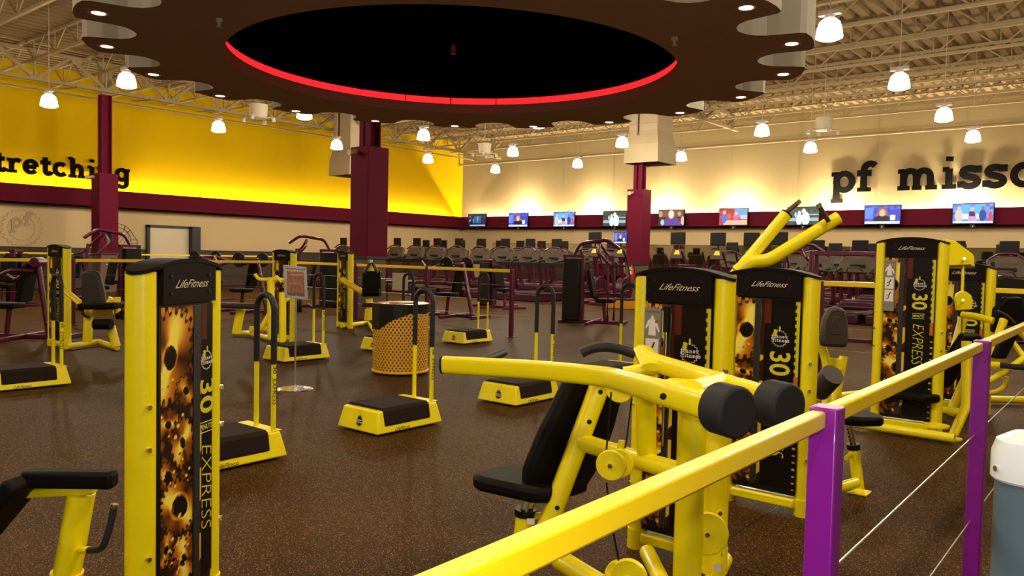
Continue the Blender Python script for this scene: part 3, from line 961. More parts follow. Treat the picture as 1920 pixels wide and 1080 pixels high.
# ------------------------------------------------------------------ weight towers
def gear_paint(c, X, Y, cx, cy, R, rh, nt, ph, asp, tone=1.0, orange=0.0):
    dx = (X - cx); dy = (Y - cy) * asp
    sk = .35 * math.sin(ph * 2.3)
    dx, dy = dx + sk * dy * .5, dy * (1 + .25 * math.cos(ph))
    r = np.hypot(dx, dy); th = np.arctan2(dy, dx)
    tooth = R * (1 + .085 * np.tanh(3 * np.cos(nt * th + ph)))
    inside = (r < tooth) & (r > rh)
    g = (.5 + .5 * np.cos(2 * th + ph * 1.7)) ** 2 * .85 + .18 * (.5 + .5 * np.cos(5 * th - ph))
    g = g * (1 - .45 * (r / R) ** 3) + .35 * np.exp(-((r - rh * 1.25) / (.06 * R)) ** 2)
    dark = np.array((.045, .008, .001)); mid = np.array((.62, .20, .006)); hi = np.array((1.0, .82, .10))
    g = np.clip(g * tone, 0, 1)[..., None]
    col = np.where(g < .5, dark + (mid - dark) * g * 2, mid + (hi - mid) * (g - .5) * 2)
    sh = (r < tooth * 1.10) & (r > rh * .9) & ~inside
    c[sh] = (.008, .003, .001)
    c[inside] = col[inside]
    ph_ = (np.hypot(dx - rh * .25, dy + rh * .2) < rh)
    c[ph_] = (.004, .003, .003)


def poster_fn(X, Y, sl=(.30, .40)):
    asp = 3.05
    c = np.zeros(X.shape + (3,)); c[:] = (.02, .008, .004)
    n = np.sin(X * 23 + 3 * np.sin(Y * 17)) * np.sin(Y * 61 + 2 * np.sin(X * 9))
    c += np.clip(n, 0, 1)[..., None] * np.array((.25, .08, .006))
    gear_paint(c, X, Y, .30, .97, .36, .02, 16, .4, asp, .7)
    gear_paint(c, X, Y, .16, .83, .40, .10, 22, 2.2, asp, 1.35)
    gear_paint(c, X, Y, .46, .70, .17, .05, 12, 1.1, asp, .8)
    gear_paint(c, X, Y, .13, .60, .20, .05, 14, .2, asp, .9)
    gear_paint(c, X, Y, .40, .52, .20, .045, 16, 2.9, asp, 1.2)
    gear_paint(c, X, Y, .12, .42, .17, .07, 10, 1.0, asp, .8)
    gear_paint(c, X, Y, .34, .30, .33, .13, 24, .9, asp, 1.3)
    gear_paint(c, X, Y, .10, .17, .15, .04, 12, 2.0, asp, .8)
    gear_paint(c, X, Y, .42, .10, .26, .06, 18, 1.6, asp, 1.25)
    rs = np.random.RandomState(3)
    for k in range(90):      # glinting chips between the gears
        px_, py_ = rs.rand() * .55, rs.rand() ** .8 * .75
        if rs.rand() < .5: py_ = .12 + .05 * rs.randn()
        s_ = .006 + .014 * rs.rand()
        m_ = ((X - px_) / (s_ * 1.6)) ** 2 + ((Y - py_) * asp / s_) ** 2 < 1
        c[m_] = (.95, .62, .12) if rs.rand() < .55 else (.01, .004, .002)
    # slot cover strip is a separate part; black text strip
    k = (X > sl[1])
    c[k] = (.006, .0035, .0035)
    k = (X > sl[1]) & (Y > .87) & (X < sl[1] + .16)
    c[k] = (.10, .018, .008)
    gg = (X > sl[1]) & (X < sl[1] + .055)
    c[gg] = (.05, .010, .004)
    for y0, y1 in ((.05, .16), (.27, .40), (.45, .56), (.66, .70)):
        c[gg & (Y > y0 + .3 * (X - sl[1])) & (Y < y1)] = (.80, .50, .03)
    # toothed yellow edge
    ed = .955 - .018 * (np.cos(Y * 160) > 0.2)
    m_ = (X > ed) & (Y > .58) & (Y < .99) & (sl[0] < .5)
    c[m_] = (.62, .56, .02)
    m_ = (X > .93) & (Y > .52) & (Y < .60) & (sl[0] < .5)
    c[m_] = (.55, .14, .02)
    m_ = (X > .95) & (Y < .50) & (np.cos(Y * 170) > .75) & (sl[0] < .5)
    c[m_] = (.6, .45, .05)
    return c


POSTER = {}


def poster_mesh(w, h, sl):
    k = (round(w, 3), round(h, 3), sl)
    if k not in POSTER: POSTER[k] = grid_print('poster', 96, 280, w, h, lambda X, Y: poster_fn(X, Y, sl))
    return POSTER[k]


T30 = font_mesh('thirty_text', '30', .152, 0, .003, .86, .98)
TMIN = font_mesh('minute_text', 'MINUTE', .026, 0, .0006, .85)
TEXP = font_mesh('express_big', 'EXPRESS', .125, .22, -.002, .68, .92)
LFBIG = font_mesh('maker_big', 'LifeFitness', .043, .7, .0001, 1.08, .95, .97)


def tower(label, loc, rot, Wd=.48, Ht=1.30, placard=False, base=True, rods=False, name='weight_tower_machine', sl=(.30, .40), tx=.70, ts=1.0):
    t = thing(name, label, 'exercise machine', loc, rot)
    h = Wd / 2; pr = .042
    yb = .10
    for s in (-1, 1):
        m = MB()
        pts = [(s * (h - pr), 0, 0.0), (s * (h - pr), 0, Ht - .045)]
        m.tube(pts, pr, 24, ry=.050, up=(0, 1, 0)); m.build('post', YEL, t)
        if base:
            for z in (.30, .66, .80):
                MB().cyl((s * (h - pr * .5), -.040, z), (s * (h - pr * .4), -.054, z), .009, 6).build('bolt', CHROME, t)
        m = MB().tube([(s * (h - pr), 0, 0.0), (s * (h - pr), 0, .09)], pr + .005, 20, ry=.055, up=(0, 1, 0)); m.build('foot_sleeve', YEL, t)
    xi = h - 2 * pr + .004
    zp0, zp1 = .13, Ht - .165
    # shroud with a printed face, its slot cover and its print
    sh = MB().box(-xi, xi, -.046, .045, zp0 - .03, zp1 + .04).build('shroud', DKPL, t, bevel=.006)
    place_mesh('poster', poster_mesh(2 * xi, zp1 - zp0, sl), PRINT, sh, (-xi, -.0475, zp0), (1, 0, 0), (0, 0, 1))
    MB().box(-xi + sl[0] * 2 * xi, -xi + sl[1] * 2 * xi, -.054, -.046, zp0, zp1).build('slot_cover', mat('charcoal_slot', (.022, .022, .024), .4), t, bevel=.003)
    xt = -xi + tx * 2 * xi
    z0 = zp1
    o_ = place_mesh('thirty_print', T30, YTXT, sh, (xt, -.0495, z0 - .335), (0, 0, -1), (1, 0, 0)); o_.scale = (1, ts, 1)
    mm = MB().box(xt - .045 * ts, xt + .045 * ts, -.0497, -.049, z0 - .432, z0 - .429)
    mm.build('print_rule', WTXT, sh, smooth=False)
    MB().box(xt - .045 * ts, xt + .045 * ts, -.0497, -.049, z0 - .469, z0 - .466).build('print_rule', WTXT, sh, smooth=False)
    place_mesh('minute_print', TMIN, YTXT, sh, (xt, -.0495, z0 - .449), (1, 0, 0), (0, 0, 1))
    o_ = place_mesh('express_print', TEXP, YTXT, sh, (xt, -.0495, z0 - .665), (0, 0, -1), (1, 0, 0)); o_.scale = (1, ts, 1)
    small_logo(sh, (xt, -.0492, z0 - .205), (1, 0, 0), (0, 0, 1), .043 * ts, 'ring', None, True, 'gear_emblem')
    MB().box(-xi, xi, -.055, .05, .035, .085).build('base_bar', YEL, t, bevel=.01)
    # arched cap
    cz0 = Ht - .155
    n = 14
    top = []; 
    def arch(x): return Ht - .012 - .040 * (abs(x) / h) ** 2.2
    poly = [(-xi - .002, cz0), (xi + .002, cz0)] + [(xi + .002 - (2 * xi + .004) * i / n, arch(xi + .002 - (2 * xi + .004) * i / n)) for i in range(n + 1)]
    MB().prism(poly, (0, -.058, 0), (1, 0, 0), (0, 0, 1), (0, .105, 0)).build('cap_face', CAP, t)
    xsamp = np.concatenate([-h - .003 + .055 * (1 - np.cos(np.linspace(0, PI / 2, 8))), np.linspace(-h + .07, h - .07, 15), h + .003 - .055 * (1 - np.cos(np.linspace(PI / 2, 0, 8)))])

    def half(x):
        e = max(0, abs(x) - (h - .055)); q = max(0.0, 1 - (e / .0581) ** 2); return max(.057 * math.sqrt(q), .004)
    vv = []
    for x in xsamp:
        hh = half(x); za = arch(x)
        vv += [(x, -.004 - hh, za - .003), (x, -.004 + hh, za - .003), (x, -.004 + hh, za + .010), (x, -.004 - hh, za + .010)]
    m_ = len(xsamp)
    ff = []
    for i in range(m_ - 1):
        for q in range(4): ff.append((i * 4 + q, (i + 1) * 4 + q, (i + 1) * 4 + (q + 1) % 4, i * 4 + (q + 1) % 4))
    ff += [(0, 1, 2, 3), (m_ * 4 - 1, m_ * 4 - 2, m_ * 4 - 3, m_ * 4 - 4)]
    lid = MB().add(vv, ff)
    lid.build('cap_lid', CAP, t)
    place_mesh('maker_print', LFBIG, LTXT, t, (.0, -.0595, (cz0 + Ht) / 2 - .012), (1, 0, 0), (0, 0, 1))
    for sx in (-.11, .11):
        for z in (cz0 + .035, cz0 + .095):
            MB().cyl((sx, -.058, z), (sx, -.0605, z), .007, 12).build('screw_hole', BLACK, t)
    if placard:
        pl = MB().box(-xi - .002, -xi + .078, -.062, -.046, zp1 - .42, zp1 - .02).build('instruction_placard', mat('grey_placard', (.24, .22, .20), .4), t)
        x0 = -xi + .006
        mm = MB(); mm.box(x0, x0 + .064, -.0630, -.0622, zp1 - .245, zp1 - .155); mm.box(x0, x0 + .064, -.0630, -.0622, zp1 - .345, zp1 - .255)
        mm.build('white_box', WTXT, pl, smooth=False)
        for zc in (zp1 - .20, zp1 - .30):
            fg = MB()
            strip2d(fg, [(-.016, .002), (.002, .010), (-.002, -.016), (-.018, -.025)], .007, (x0 + .032, -.0632, zc), (1, 0, 0), (0, 0, 1), (0, -.0005, 0))
            strip2d(fg, [(.003, .008), (.012, .030)], .008, (x0 + .032, -.0632, zc), (1, 0, 0), (0, 0, 1), (0, -.0005, 0))
            fg.build('figure_icon', BTXT, pl, smooth=False)
        tr = MB(); tr.prism([(-.02, -.045), (.018, -.045), (.014, 0), (.03, -.03), (.036, -.025), (.02, .02), (.005, .03), (.003, .042), (-.006, .042), (-.008, .03), (-.022, .02), (-.036, -.01), (-.030, -.016), (-.016, 0)], (x0 + .032, -.0625, zp1 - .095), (1, 0, 0), (0, 0, 1), (0, -.0006, 0))
        tr.build('torso_icon', WTXT, pl, smooth=False)
        tr = MB().box(x0 + .045, x0 + .062, -.0636, -.0630, zp1 - .085, zp1 - .072); tr.build('muscle_mark', mat('red_print', (.5, .05, .03), .5), pl, smooth=False)
        place_mesh('placard_title', font_mesh('ttl', 'PULLDOWN', .011), BTXT, pl, (x0 + .032, -.0625, zp1 - .036), (1, 0, 0), (0, 0, 1))
    if rods:
        MB().cyl((-xi + .35 * 2 * xi, -.062, zp1 - .62), (-xi + .35 * 2 * xi, -.062, zp1 - .06), .006, 8).build('guide_rod', CHROME, t)
        MB().box(-xi + .31 * 2 * xi, -xi + .39 * 2 * xi, -.070, -.054, zp1 - .12, zp1 - .01).build('rod_block', BLACK, t)
    return t


def wpart(parent):
    """world -> local for parts given in world coordinates"""
    inv = Matrix.Translation(parent.location) @ Matrix.Rotation(parent.rotation_euler[2], 4, 'Z')
    return inv.inverted()


class WM(MB):
    def buildw(s, name, material, parent, bevel=0, smooth=True):
        M = wpart(parent)
        s.v = [tuple(M @ Vector(q)) for q in s.v]
        return s.build(name, material, parent, bevel=bevel, smooth=smooth)


def pad(pts, parent, thick, width, name='pad', material=None, side=None, r=.03):
    """cushion: runs through pts (centre line), width sideways"""
    m = WM()
    p0, p1 = Vector(pts[0]), Vector(pts[1])
    m.beam(p0, p1, width, thick, up=side or (0, 0, 1))
    return m.buildw(name, material or PAD, parent, bevel=r)


# tower B (under the shoulder press)
TB = tower('yellow shoulder press machine, its tower nearest the camera behind the long yellow lever arms', (-1.5775, 3.13, 0), 0, .465, 1.285, placard=True, rods=True)
# C
TC = tower('yellow high row machine with two raised arms, its tower next to the shoulder press tower', (-1.555, 4.10, 0), 0, .50, 1.285)
# D
TD = tower('taller yellow pulldown machine beyond the purple rail post with a seat at its foot', (-1.455, 6.75, 0), 0, .52, 1.53, placard=True)
# D2
TD2 = tower('yellow machine tower half hidden behind the pulldown tower with the yellow pulley', (-1.30, 8.05, 0), 0, .50, 1.34)
# E
TE = tower('yellow leg extension machine tower at the rail in front of the beige wall emblem', (-10.90, 4.15, 0), 0, .56, 1.33)
TF = tower('yellow bench press machine tower standing behind the framed sign', (-9.76, 6.75, 0), 0, .52, 1.33)
TG = tower('yellow machine seen edge on, beside the thickest maroon column', (-10.80, 8.70, 0), math.radians(-12), .48, 1.33)
# A: near, angled
nA = W(264, 490, 2.55); fA = W(383, 489, 2.90)
ang = math.atan2(fA.y - nA.y, fA.x - nA.x)
dA = Vector((math.cos(ang), math.sin(ang)))
LA = .46
cA = Vector((nA.x, nA.y)) + dA * (LA / 2 - .042)
TA = tower('nearest yellow poster tower, standing beside the black-padded bench', (cA.x, cA.y, 0), ang, LA, 1.285, sl=(.60, .72), tx=.865, ts=.80)

# ---- shoulder press: seat, back and lever arms (world coordinates)
T = TB
m = WM()
near = [W(1342, 766, 1.88), W(1250, 738, 2.05), W(1138, 706, 2.62), W(1000, 693, 2.80), W(834, 684, 3.02)]
WM().tube(arc(near, 5, .10), .022, 24, ry=.034, sq=.62).buildw('lever_arm', YEL, T)
e0 = near[-1]; dr_ = (near[-1] - near[-2]).normalized()
WM().tube([e0, e0 + dr_ * .010], .0225, 24, ry=.0345, sq=.62).buildw('end_cap', BLACK, T)
far = [W(1440, 745, 2.03), W(1380, 728, 2.15), W(1260, 690, 2.5), W(1222, 678, 2.62), W(1203, 662, 2.75)]
WM().tube(arc(far, 5, .1), .020, 24, ry=.030, sq=.62).buildw('lever_arm', YEL, T)
WM().tube([W(1222, 688, 2.55), W(1206, 655, 2.75)], .034, 16, ry=.014).buildw('handle_bracket', YEL, T)
# grips
g = WM(); g.tube(arc([W(1190, 664, 2.8), W(1165, 655, 2.8), W(1135, 650, 2.8), W(1110, 653, 2.8), W(1090, 662, 2.8)], 5, .05), .0175, 14); g.buildw('grip', GRIP, T)
WM().tube([W(1203, 668, 2.78), W(1188, 664, 2.8)], .011, 12).buildw('grip_stub', YEL, T)
WM().tube([W(893, 682, 3.12), W(944, 661, 3.40)], .0185, 14).buildw('grip', GRIP, T)
# bumpers
for (x, y, Z, r) in ((1368, 770, 1.84, .062), (1464, 760, 1.98, .060)):
    c = W(x, y, Z); back = Vector((-.93, .35, .02)).normalized()
    cc = WM().cyl(c + back * .045, c - back * .03, r, 32); cc.buildw('bumper', mat('charcoal_bumper', (.022, .022, .024), .6, spec=.2), T, bevel=.008)
# cross members between the two arms
WM().tube([W(1170, 700, 2.60), W(1240, 688, 2.58)], .022, 14).buildw('arm_bridge', YEL, T)
WM().tube([W(1300, 735, 1.98), W(1350, 718, 2.2)], .03, 14, ry=.03).buildw('arm_bridge', YEL, T)
MBp = WM(); MBp.prism([(0, 0), (.16, 0), (.2, .06), (.12, .10), (0, .08)], W(1240, 712, 2.3), (.9, .2, 0), (.1, .5, .05), (0, 0, -.03)); MBp.buildw('pivot_plate', YEL, T, bevel=.006)
for px_, py_, Z in ((1243, 743, 1.965),):
    c = W(px_, py_, Z); WM().cyl(c, c - FW * .004, .0085, 14).buildw('plug', BLACK, T)
# uprights
WM().tube([W(1212, 690, 2.75), W(1212, 866, 2.85)], .036, 20, ry=.036, up=FW).buildw('link_post', YEL, T)
WM().tube([(-1.175, 2.42, 0.0), (-1.175, 2.42, .93)], .036, 20, ry=.05, up=(1, 0, 0)).buildw('main_post', YEL, T)
WM().tube([W(1338, 700, 3.05), W(1338, 1072, 3.02)], .052, 22).buildw('post_sleeve', YEL, T)
ct = [W(1088, 828, 3.02), W(1195, 862, 2.86), W(1295, 890, 2.66)]
WM().tube(ct, .034, 18, ry=.034).buildw('cross_tube', YEL, T)
bt = W(1131, 706, 3.04); bb_ = W(1010, 1030, 3.04)
frd = Vector((.85, .5, 0))
WM().tube([bt, bb_], .038, 24, ry=.05, up=FW, sq=.7).buildw('back_upright', YEL, T)
for fx in (.08, .25, .74):
    c = bt.lerp(bb_, fx) - FW * .050 + RT * .004
    WM().cyl(c, c + FW * .008, .0095, 14).buildw('plug', BLACK, T)
# back pad: a shield shaped cushion leaning on the upright
sd = Vector((.35, .93, 0)).normalized()
upv = (bt - bb_).normalized()
nrm = sd.cross(upv).normalized()
if nrm.x > 0: nrm = -nrm
pc = W(1083, 815, 3.14) + nrm * .02; SC_ = 1.16
shape = [(-.10, .235), (.10, .235), (.125, .19), (.15, .02), (.155, -.12), (.12, -.215), (.04, -.235), (-.04, -.235), (-.12, -.215), (-.155, -.12), (-.15, .02), (-.125, .19)]
shape = [(x * SC_, y * SC_) for x, y in shape]
WM().prism(shape, pc + nrm * .035, sd, upv, -nrm * .07).buildw('backrest', PAD, T, bevel=.022)
WM().prism([(x * .55, y * .8) for x, y in shape], pc + nrm * .05, sd, upv, -nrm * .03).buildw('backrest_panel', PAD, T, bevel=.01)
# seat
sc_ = W(990, 893, 3.18)
ax1 = Vector((-.93, -.10, 0)).normalized(); ax2 = Vector((0.1, .95, 0)).normalized()
seat = [(x * 1.14, y * 1.14) for x, y in [(-.17, -.10), (-.12, -.135), (.10, -.13), (.155, -.10), (.17, 0), (.155, .10), (.10, .13), (-.12, .135), (-.17, .10)]]
WM().prism(seat, sc_ + Vector((0, 0, .005)), ax1, ax2, (0, 0, -.062)).buildw('seat', PADG if False else PAD, T, bevel=.02)
WM().tube([W(993, 938, 3.16), W(985, 962, 3.16)], .026, 14).buildw('seat_stem', CHROME, T)
WM().tube([W(985, 958, 3.16), W(968, 1100, 3.16)], .036, 18, ry=.05, up=FW).buildw('seat_post', YEL, T)
WM().tube([W(985, 954, 3.16), W(984, 966, 3.16)], .043, 18, ry=.056, up=FW).buildw('collar', BLACK, T)
WM().tube([W(1000, 968, 3.16), W(1018, 966, 3.12)], .014, 12).buildw('latch_knob', YEL, T)
q = W(988, 972, 3.09)
WM().prism([(0, 0), (.03, 0), (.03, -.024), (0, -.024)], q, RT, UP, -FW * .001).buildw('serial_label', WTXT, T)
# pulleys and cable
def pulley(parent, x, y, Z, r, th=.02, axis=None, bolt=True):
    c = W(x, y, Z); a = axis or Vector((.3, -.95, 0)).normalized()
    p = WM().cyl(c - a * th / 2, c + a * th / 2, r, 32).buildw('pulley_cover', YEL, parent, bevel=.003)
    if bolt: WM().cyl(c + a * th / 2, c + a * (th / 2 + .008), .009, 6).buildw('bolt', CHROME, parent)


pulley(T, 1146, 872, 2.72, .053)
pulley(T, 1162, 868, 2.78, .051, bolt=False)
pulley(T, 1162, 728, 2.85, .052, bolt=False)
pulley(T, 1325, 1000, 2.75, .075, axis=Vector((.55, -.83, 0)).normalized())
pulley(T, 1180, 1082, 2.35, .055)
pulley(T, 1164, 1080, 2.42, .05, bolt=False)
WM().tube([W(1146, 735, 2.8), W(1137, 845, 2.8)], .0032, 6).buildw('cable', BLACK, T)
WM().tube([W(1185, 745, 2.8), W(1176, 815, 2.8), W(1172, 840, 2.78)], .003, 6).buildw('cable', BLACK, T)
WM().tube([W(1137, 905, 2.45), W(1148, 990, 2.4), W(1162, 1060, 2.4)], .0035, 6).buildw('cable', BLACK, T)
WM().tube([W(1166, 826, 2.80), W(1164, 846, 2.80)], .014, 12).buildw('cable_bracket', YEL, T)
WM().tube([(-1.62, 2.95, .06), (-1.175, 2.42, .06)], .034, 16).buildw('base_tube', YEL, T)
WM().tube([(-1.94, 2.35, .05), (-1.175, 2.42, .05)], .034, 16).buildw('base_tube', YEL, T)
WM().tube([(-1.175, 2.42, .05), (-1.35, 3.13, .05)], .034, 16).buildw('base_tube', YEL, T)
for p in ((-1.83, 2.95),):
    pass
WM().tube([W(1050, 1050, 2.6), W(1130, 1100, 2.4)], .034, 14).buildw('base_tube', YEL, T)
for (x, y) in ((1331, 695), (1361, 697), (1315, 962), (1350, 962), (1350, 1040)):
    c = W(x, y, 2.98); WM().cyl(c + FW * .02, c - FW * .006, .009, 6).buildw('bolt', CHROME, T)
q = W(1338, 1057, 2.955)
WM().prism([(0, 0), (.028, 0), (.028, -.03), (0, -.03)], q, RT, UP, -FW * .001).buildw('serial_label', WTXT, T)

# ---- C: raised arms, seat pad, roller and seat behind
T = TC
a0, a1 = W(1375, 520, 4.35), W(1474, 402, 4.35)
WM().tube([a0, a1], .030, 20, ry=.034).buildw('lever_arm', YEL, T)
WM().tube([a1, a1 + (a1 - a0).normalized() * .008], .031, 20, ry=.035).buildw('end_cap', CAP, T)
WM().tube([W(1473, 399, 4.37), W(1498, 379, 4.37)], .013, 12).buildw('grip', mat('brown_grip', (.09, .05, .035), .5), T)
WM().tube([W(1494, 382, 4.37), W(1500, 377, 4.37)], .0135, 12).buildw('grip_end', CHROME, T)
b_ = arc([W(1380, 510, 4.30), W(1405, 491, 4.30), W(1440, 489, 4.30), W(1572, 408, 4.30)], 5, .06)
WM().tube(b_, .029, 20, ry=.036).buildw('lever_arm', YEL, T)
WM().tube([W(1554, 416, 4.25), W(1536, 386, 4.25)], .013, 12).buildw('grip', mat('maroon_grip', (.04, .008, .02), .5), T)
WM().tube([W(1538, 389, 4.25), W(1534, 382, 4.25)], .0155, 12).buildw('grip_end', CHROME, T)
# chest pad
pcn = W(1568, 614, 4.75)
psd = (RT * .98 + FW * .2).normalized(); pup = (UP + RT * .06).normalized()
ps = [(-.085, -.115), (.085, -.125), (.093, -.08), (.085, .04), (.06, .11), (0, .13), (-.055, .115), (-.088, .05), (-.095, -.06)]
WM().prism(ps, pcn, psd, pup, FW * .06).buildw('chest_pad', PADG, T, bevel=.02)
WM().prism([(x * .4, y * .45) for x, y in ps], pcn - FW * .004 + UP * .01, psd, pup, FW * .03).buildw('pad_crease', PADG, T, bevel=.004)
WM().tube(arc([W(1530, 630, 4.9), W(1545, 660, 4.9), W(1552, 690, 4.9), W(1548, 790, 4.85)], 4, .08), .028, 16).buildw('pad_post', YEL, T)
WM().tube([W(1582, 668, 4.95), W(1568, 745, 4.95), W(1556, 790, 4.95)], .020, 14, ry=.03).buildw('frame_tube', YEL, T)
WM().prism([(0, 0), (.10, -.01), (.11, -.08), (0, -.10)], W(1548, 670, 4.92), RT, UP, FW * .02).buildw('gusset_plate', YEL, T, bevel=.004)
WM().tube([W(1535, 732, 4.75), W(1562, 702, 4.62)], .066, 26).buildw('roller_pad', PADG, T)
WM().tube([W(1520, 748, 4.95), W(1620, 737, 5.3)], .022, 14).buildw('frame_tube', YEL, T)
sp = W(1600, 772, 4.55)
WM().prism([(-.14, -.12), (.12, -.13), (.17, -.05), (.17, .08), (.10, .13), (-.14, .12)], sp, (.75, -.62, 0), (.62, .75, 0), (0, 0, -.055)).buildw('seat', PAD, T, bevel=.02)
WM().tube([W(1592, 790, 4.6), W(1600, 836, 4.6)], .018, 12).buildw('seat_stem', CHROME, T)
for k in range(5):
    c = W(1589 + k * 1.6, 805 + k * 6.5, 4.575); WM().cyl(c, c - FW * .004, .006, 8).buildw('pin_hole', BLACK, T)
WM().tube([W(1600, 836, 4.6), W(1611, 925, 4.6)], .030, 16, ry=.045, up=FW).buildw('seat_post', YEL, T)
WM().tube([W(1599, 832, 4.6), W(1601, 842, 4.6)], .034, 16, ry=.05, up=FW).buildw('collar', BLACK, T)
WM().tube([W(1586, 860, 4.55), W(1596, 852, 4.58)], .014, 10).buildw('latch_knob', YEL, T)
pf_ = onp(1612, 925, 2, 0.0)
WM().box(pf_.x - .06, pf_.x + .05, pf_.y - .05, pf_.y + .06, 0, .012).buildw('foot_plate', YEL, T, bevel=.004)
WM().tube([(pf_.x - .02, pf_.y - .02, .06), (-1.40, 4.12, .06)], .032, 14).buildw('base_tube', YEL, T)

# ---- D: pulldown head plate, pulley housing, seat and frame
T = TD
def plate(parent, pix, Z, th, name='plate'):
    c = W(*pix[0], Z)
    poly = [((p[0] - pix[0][0]) * Z / FPX, -(p[1] - pix[0][1]) * Z / FPX) for p in pix]
    return WM().prism(poly, c, RT, UP, FW * th).buildw(name, YEL, parent, bevel=.004)


plate(T, [(1774, 448), (1792, 452), (1824, 476), (1827, 482), (1827, 496), (1776, 498)], 6.55, .05, 'head_plate')
WM().cyl(W(1808, 485, 6.54), W(1808, 485, 6.50), .012, 6).buildw('bolt', CHROME, T)
WM().tube([W(1778, 500, 6.6), W(1826, 499, 6.6)], .018, 10).buildw('head_bar', STEEL, T)
WM().tube([W(1806, 499, 6.6), W(1804, 548, 6.6)], .012, 10, ry=.03).buildw('hanger', YEL, T)
plate(T, [(1792, 560), (1795, 550), (1803, 546), (1812, 547), (1821, 553), (1825, 564), (1822, 580), (1795, 582)], 6.55, .03, 'pulley_housing')
WM().cyl(W(1806, 563, 6.54), W(1806, 563, 6.51), .010, 6).buildw('bolt', CHROME, T)
WM().tube(arc([W(1804, 590, 6.5), W(1830, 593, 6.4), W(1862, 602, 6.3)], 4, .05), .028, 14).buildw('lever_arm', YEL, T)
WM().tube([W(1804, 593, 6.5), W(1800, 765, 6.5)], .004, 6).buildw('cable', BLACK, T)
WM().tube([W(1806, 596, 6.6), W(1778, 700, 6.6)], .032, 16, ry=.04).buildw('frame_tube', YEL, T)
WM().tube([W(1838, 650, 6.4), W(1780, 778, 6.4)], .025, 16, ry=.04).buildw('frame_tube', YEL, T)
WM().prism([(-.09, -.19), (.09, -.19), (.10, .0), (.09, .30), (-.09, .30), (-.10, 0)], W(1790, 690, 6.35), (.60, .75, 0), (UP + RT * .62).normalized(), (-.05, .03, .03)).buildw('backrest', PAD, T, bevel=.015)
WM().prism([(-.19, -.13), (.15, -.15), (.2, -.06), (.2, .08), (.15, .14), (-.19, .12)], W(1712, 733, 6.15), (.97, -.2, 0), (.2, .97, 0), (0, 0, -.065)).buildw('seat', PAD, T, bevel=.02)
WM().tube(arc([W(1620, 745, 6.2), W(1690, 742, 6.15), W(1720, 755, 6.1), W(1735, 768, 6.1)], 4, .06), .016, 12).buildw('thigh_bar', GRIP, T)
WM().tube([W(1646, 708, 6.45), W(1750, 725, 6.3)], .022, 14).buildw('thigh_roller', PAD, T)
WM().tube(arc([W(1738, 762, 6.2), W(1800, 773, 6.15), W(1808, 778, 6.15)], 4, .05), .030, 14).buildw('seat_tube', YEL, T)
WM().tube([W(1735, 740, 6.25), W(1755, 775, 6.4)], .026, 14).buildw('seat_tube', YEL, T)
WM().tube([W(1812, 640, 6.1), W(1812, 760, 6.1), W(1785, 822, 6.1)], .030, 16, ry=.05, up=FW).buildw('main_post', YEL, T)
a_ = onp(1598, 793, 2, .05); b2_ = onp(1790, 822, 2, .05)
WM().tube([a_, b2_], .034, 18).buildw('base_tube', YEL, T)
WM().tube([onp(1640, 789, 2, .05), onp(1672, 778, 2, .05)], .03, 14).buildw('base_tube', YEL, T)
c_ = onp(1788, 824, 2, .0)
WM().cyl(c_, c_ + Vector((0, 0, .012)), .06, 16).buildw('foot_plate', YEL, T)
p_ = onp(1757, 800, 2, .10)
WM().cyl(p_, p_ + Vector((0, 0, .015)), .085, 24).buildw('base_pulley', YEL, T)
WM().tube([W(1755, 795, 6.7), W(1757, 735, 6.7)], .035, 16).buildw('post', YEL, T)
# ---- frame of the machine beyond the rail at the frame edge
TH = thing('leg_press_machine', 'yellow machine frame with black pads behind the second purple rail post', 'exercise machine', tuple(onp(1870, 760, 2, 0.0)))
T = TH
WM().tube([W(1853, 690, 6.3), W(1882, 600, 6.4)], .030, 14, ry=.04).buildw('frame_tube', YEL, T)
WM().tube(arc([W(1850, 716, 6.2), W(1880, 700, 6.2), W(1925, 668, 6.2)], 4, .08), .027, 14).buildw('frame_tube', YEL, T)
WM().tube(arc([W(1887, 706, 6.3), W(1887, 722, 6.3), W(1870, 735, 6.3), W(1846, 737, 6.3)], 5, .06), .020, 12).buildw('guard_loop', YEL, T)
WM().tube([W(1897, 640, 6.3), W(1925, 675, 6.2)], .022, 12).buildw('frame_tube', YEL, T)
WM().tube([W(1905, 615, 6.3), W(1930, 640, 6.3)], .025, 12).buildw('frame_tube', YEL, T)
WM().tube([W(1838, 685, 6.2), W(1872, 685, 6.2)], .030, 14).buildw('grip_sleeve', YEL, T)
WM().tube([W(1872, 685, 6.2), W(1930, 690, 6.0)], .022, 12).buildw('grip', GRIP, T)
q0 = onp(1842, 748, 2, .05); q1 = onp(1940, 750, 2, .05)
WM().tube([q0, q1], .034, 16).buildw('base_tube', YEL, T)
WM().prism([(-.06, -.12), (.06, -.14), (.07, .02), (.05, .14), (-.05, .16), (-.07, .02)], W(1890, 645, 6.2), (RT * .8 + UP * .1), (UP + RT * .45).normalized(), FW * .08).buildw('backrest', PAD, T, bevel=.015)
WM().prism([(-.13, -.15), (.13, -.18), (.13, .02), (.08, .15), (-.06, .15), (-.13, .05)], W(1897, 590, 6.6), RT, (UP + RT * .1).normalized(), FW * .08).buildw('head_pad', PAD, T, bevel=.02)
WM().tube(arc([W(1871, 583, 6.5), W(1890, 592, 6.5), W(1903, 606, 6.5)], 4, .05), .010, 8).buildw('side_handle', GREYPL, T)
WM().prism([(0, 0), (.11, .0), (.11, .09), (.02, .03)], W(1862, 680, 6.35), RT, UP, FW * .02).buildw('gusset_plate', YEL, T, bevel=.003)

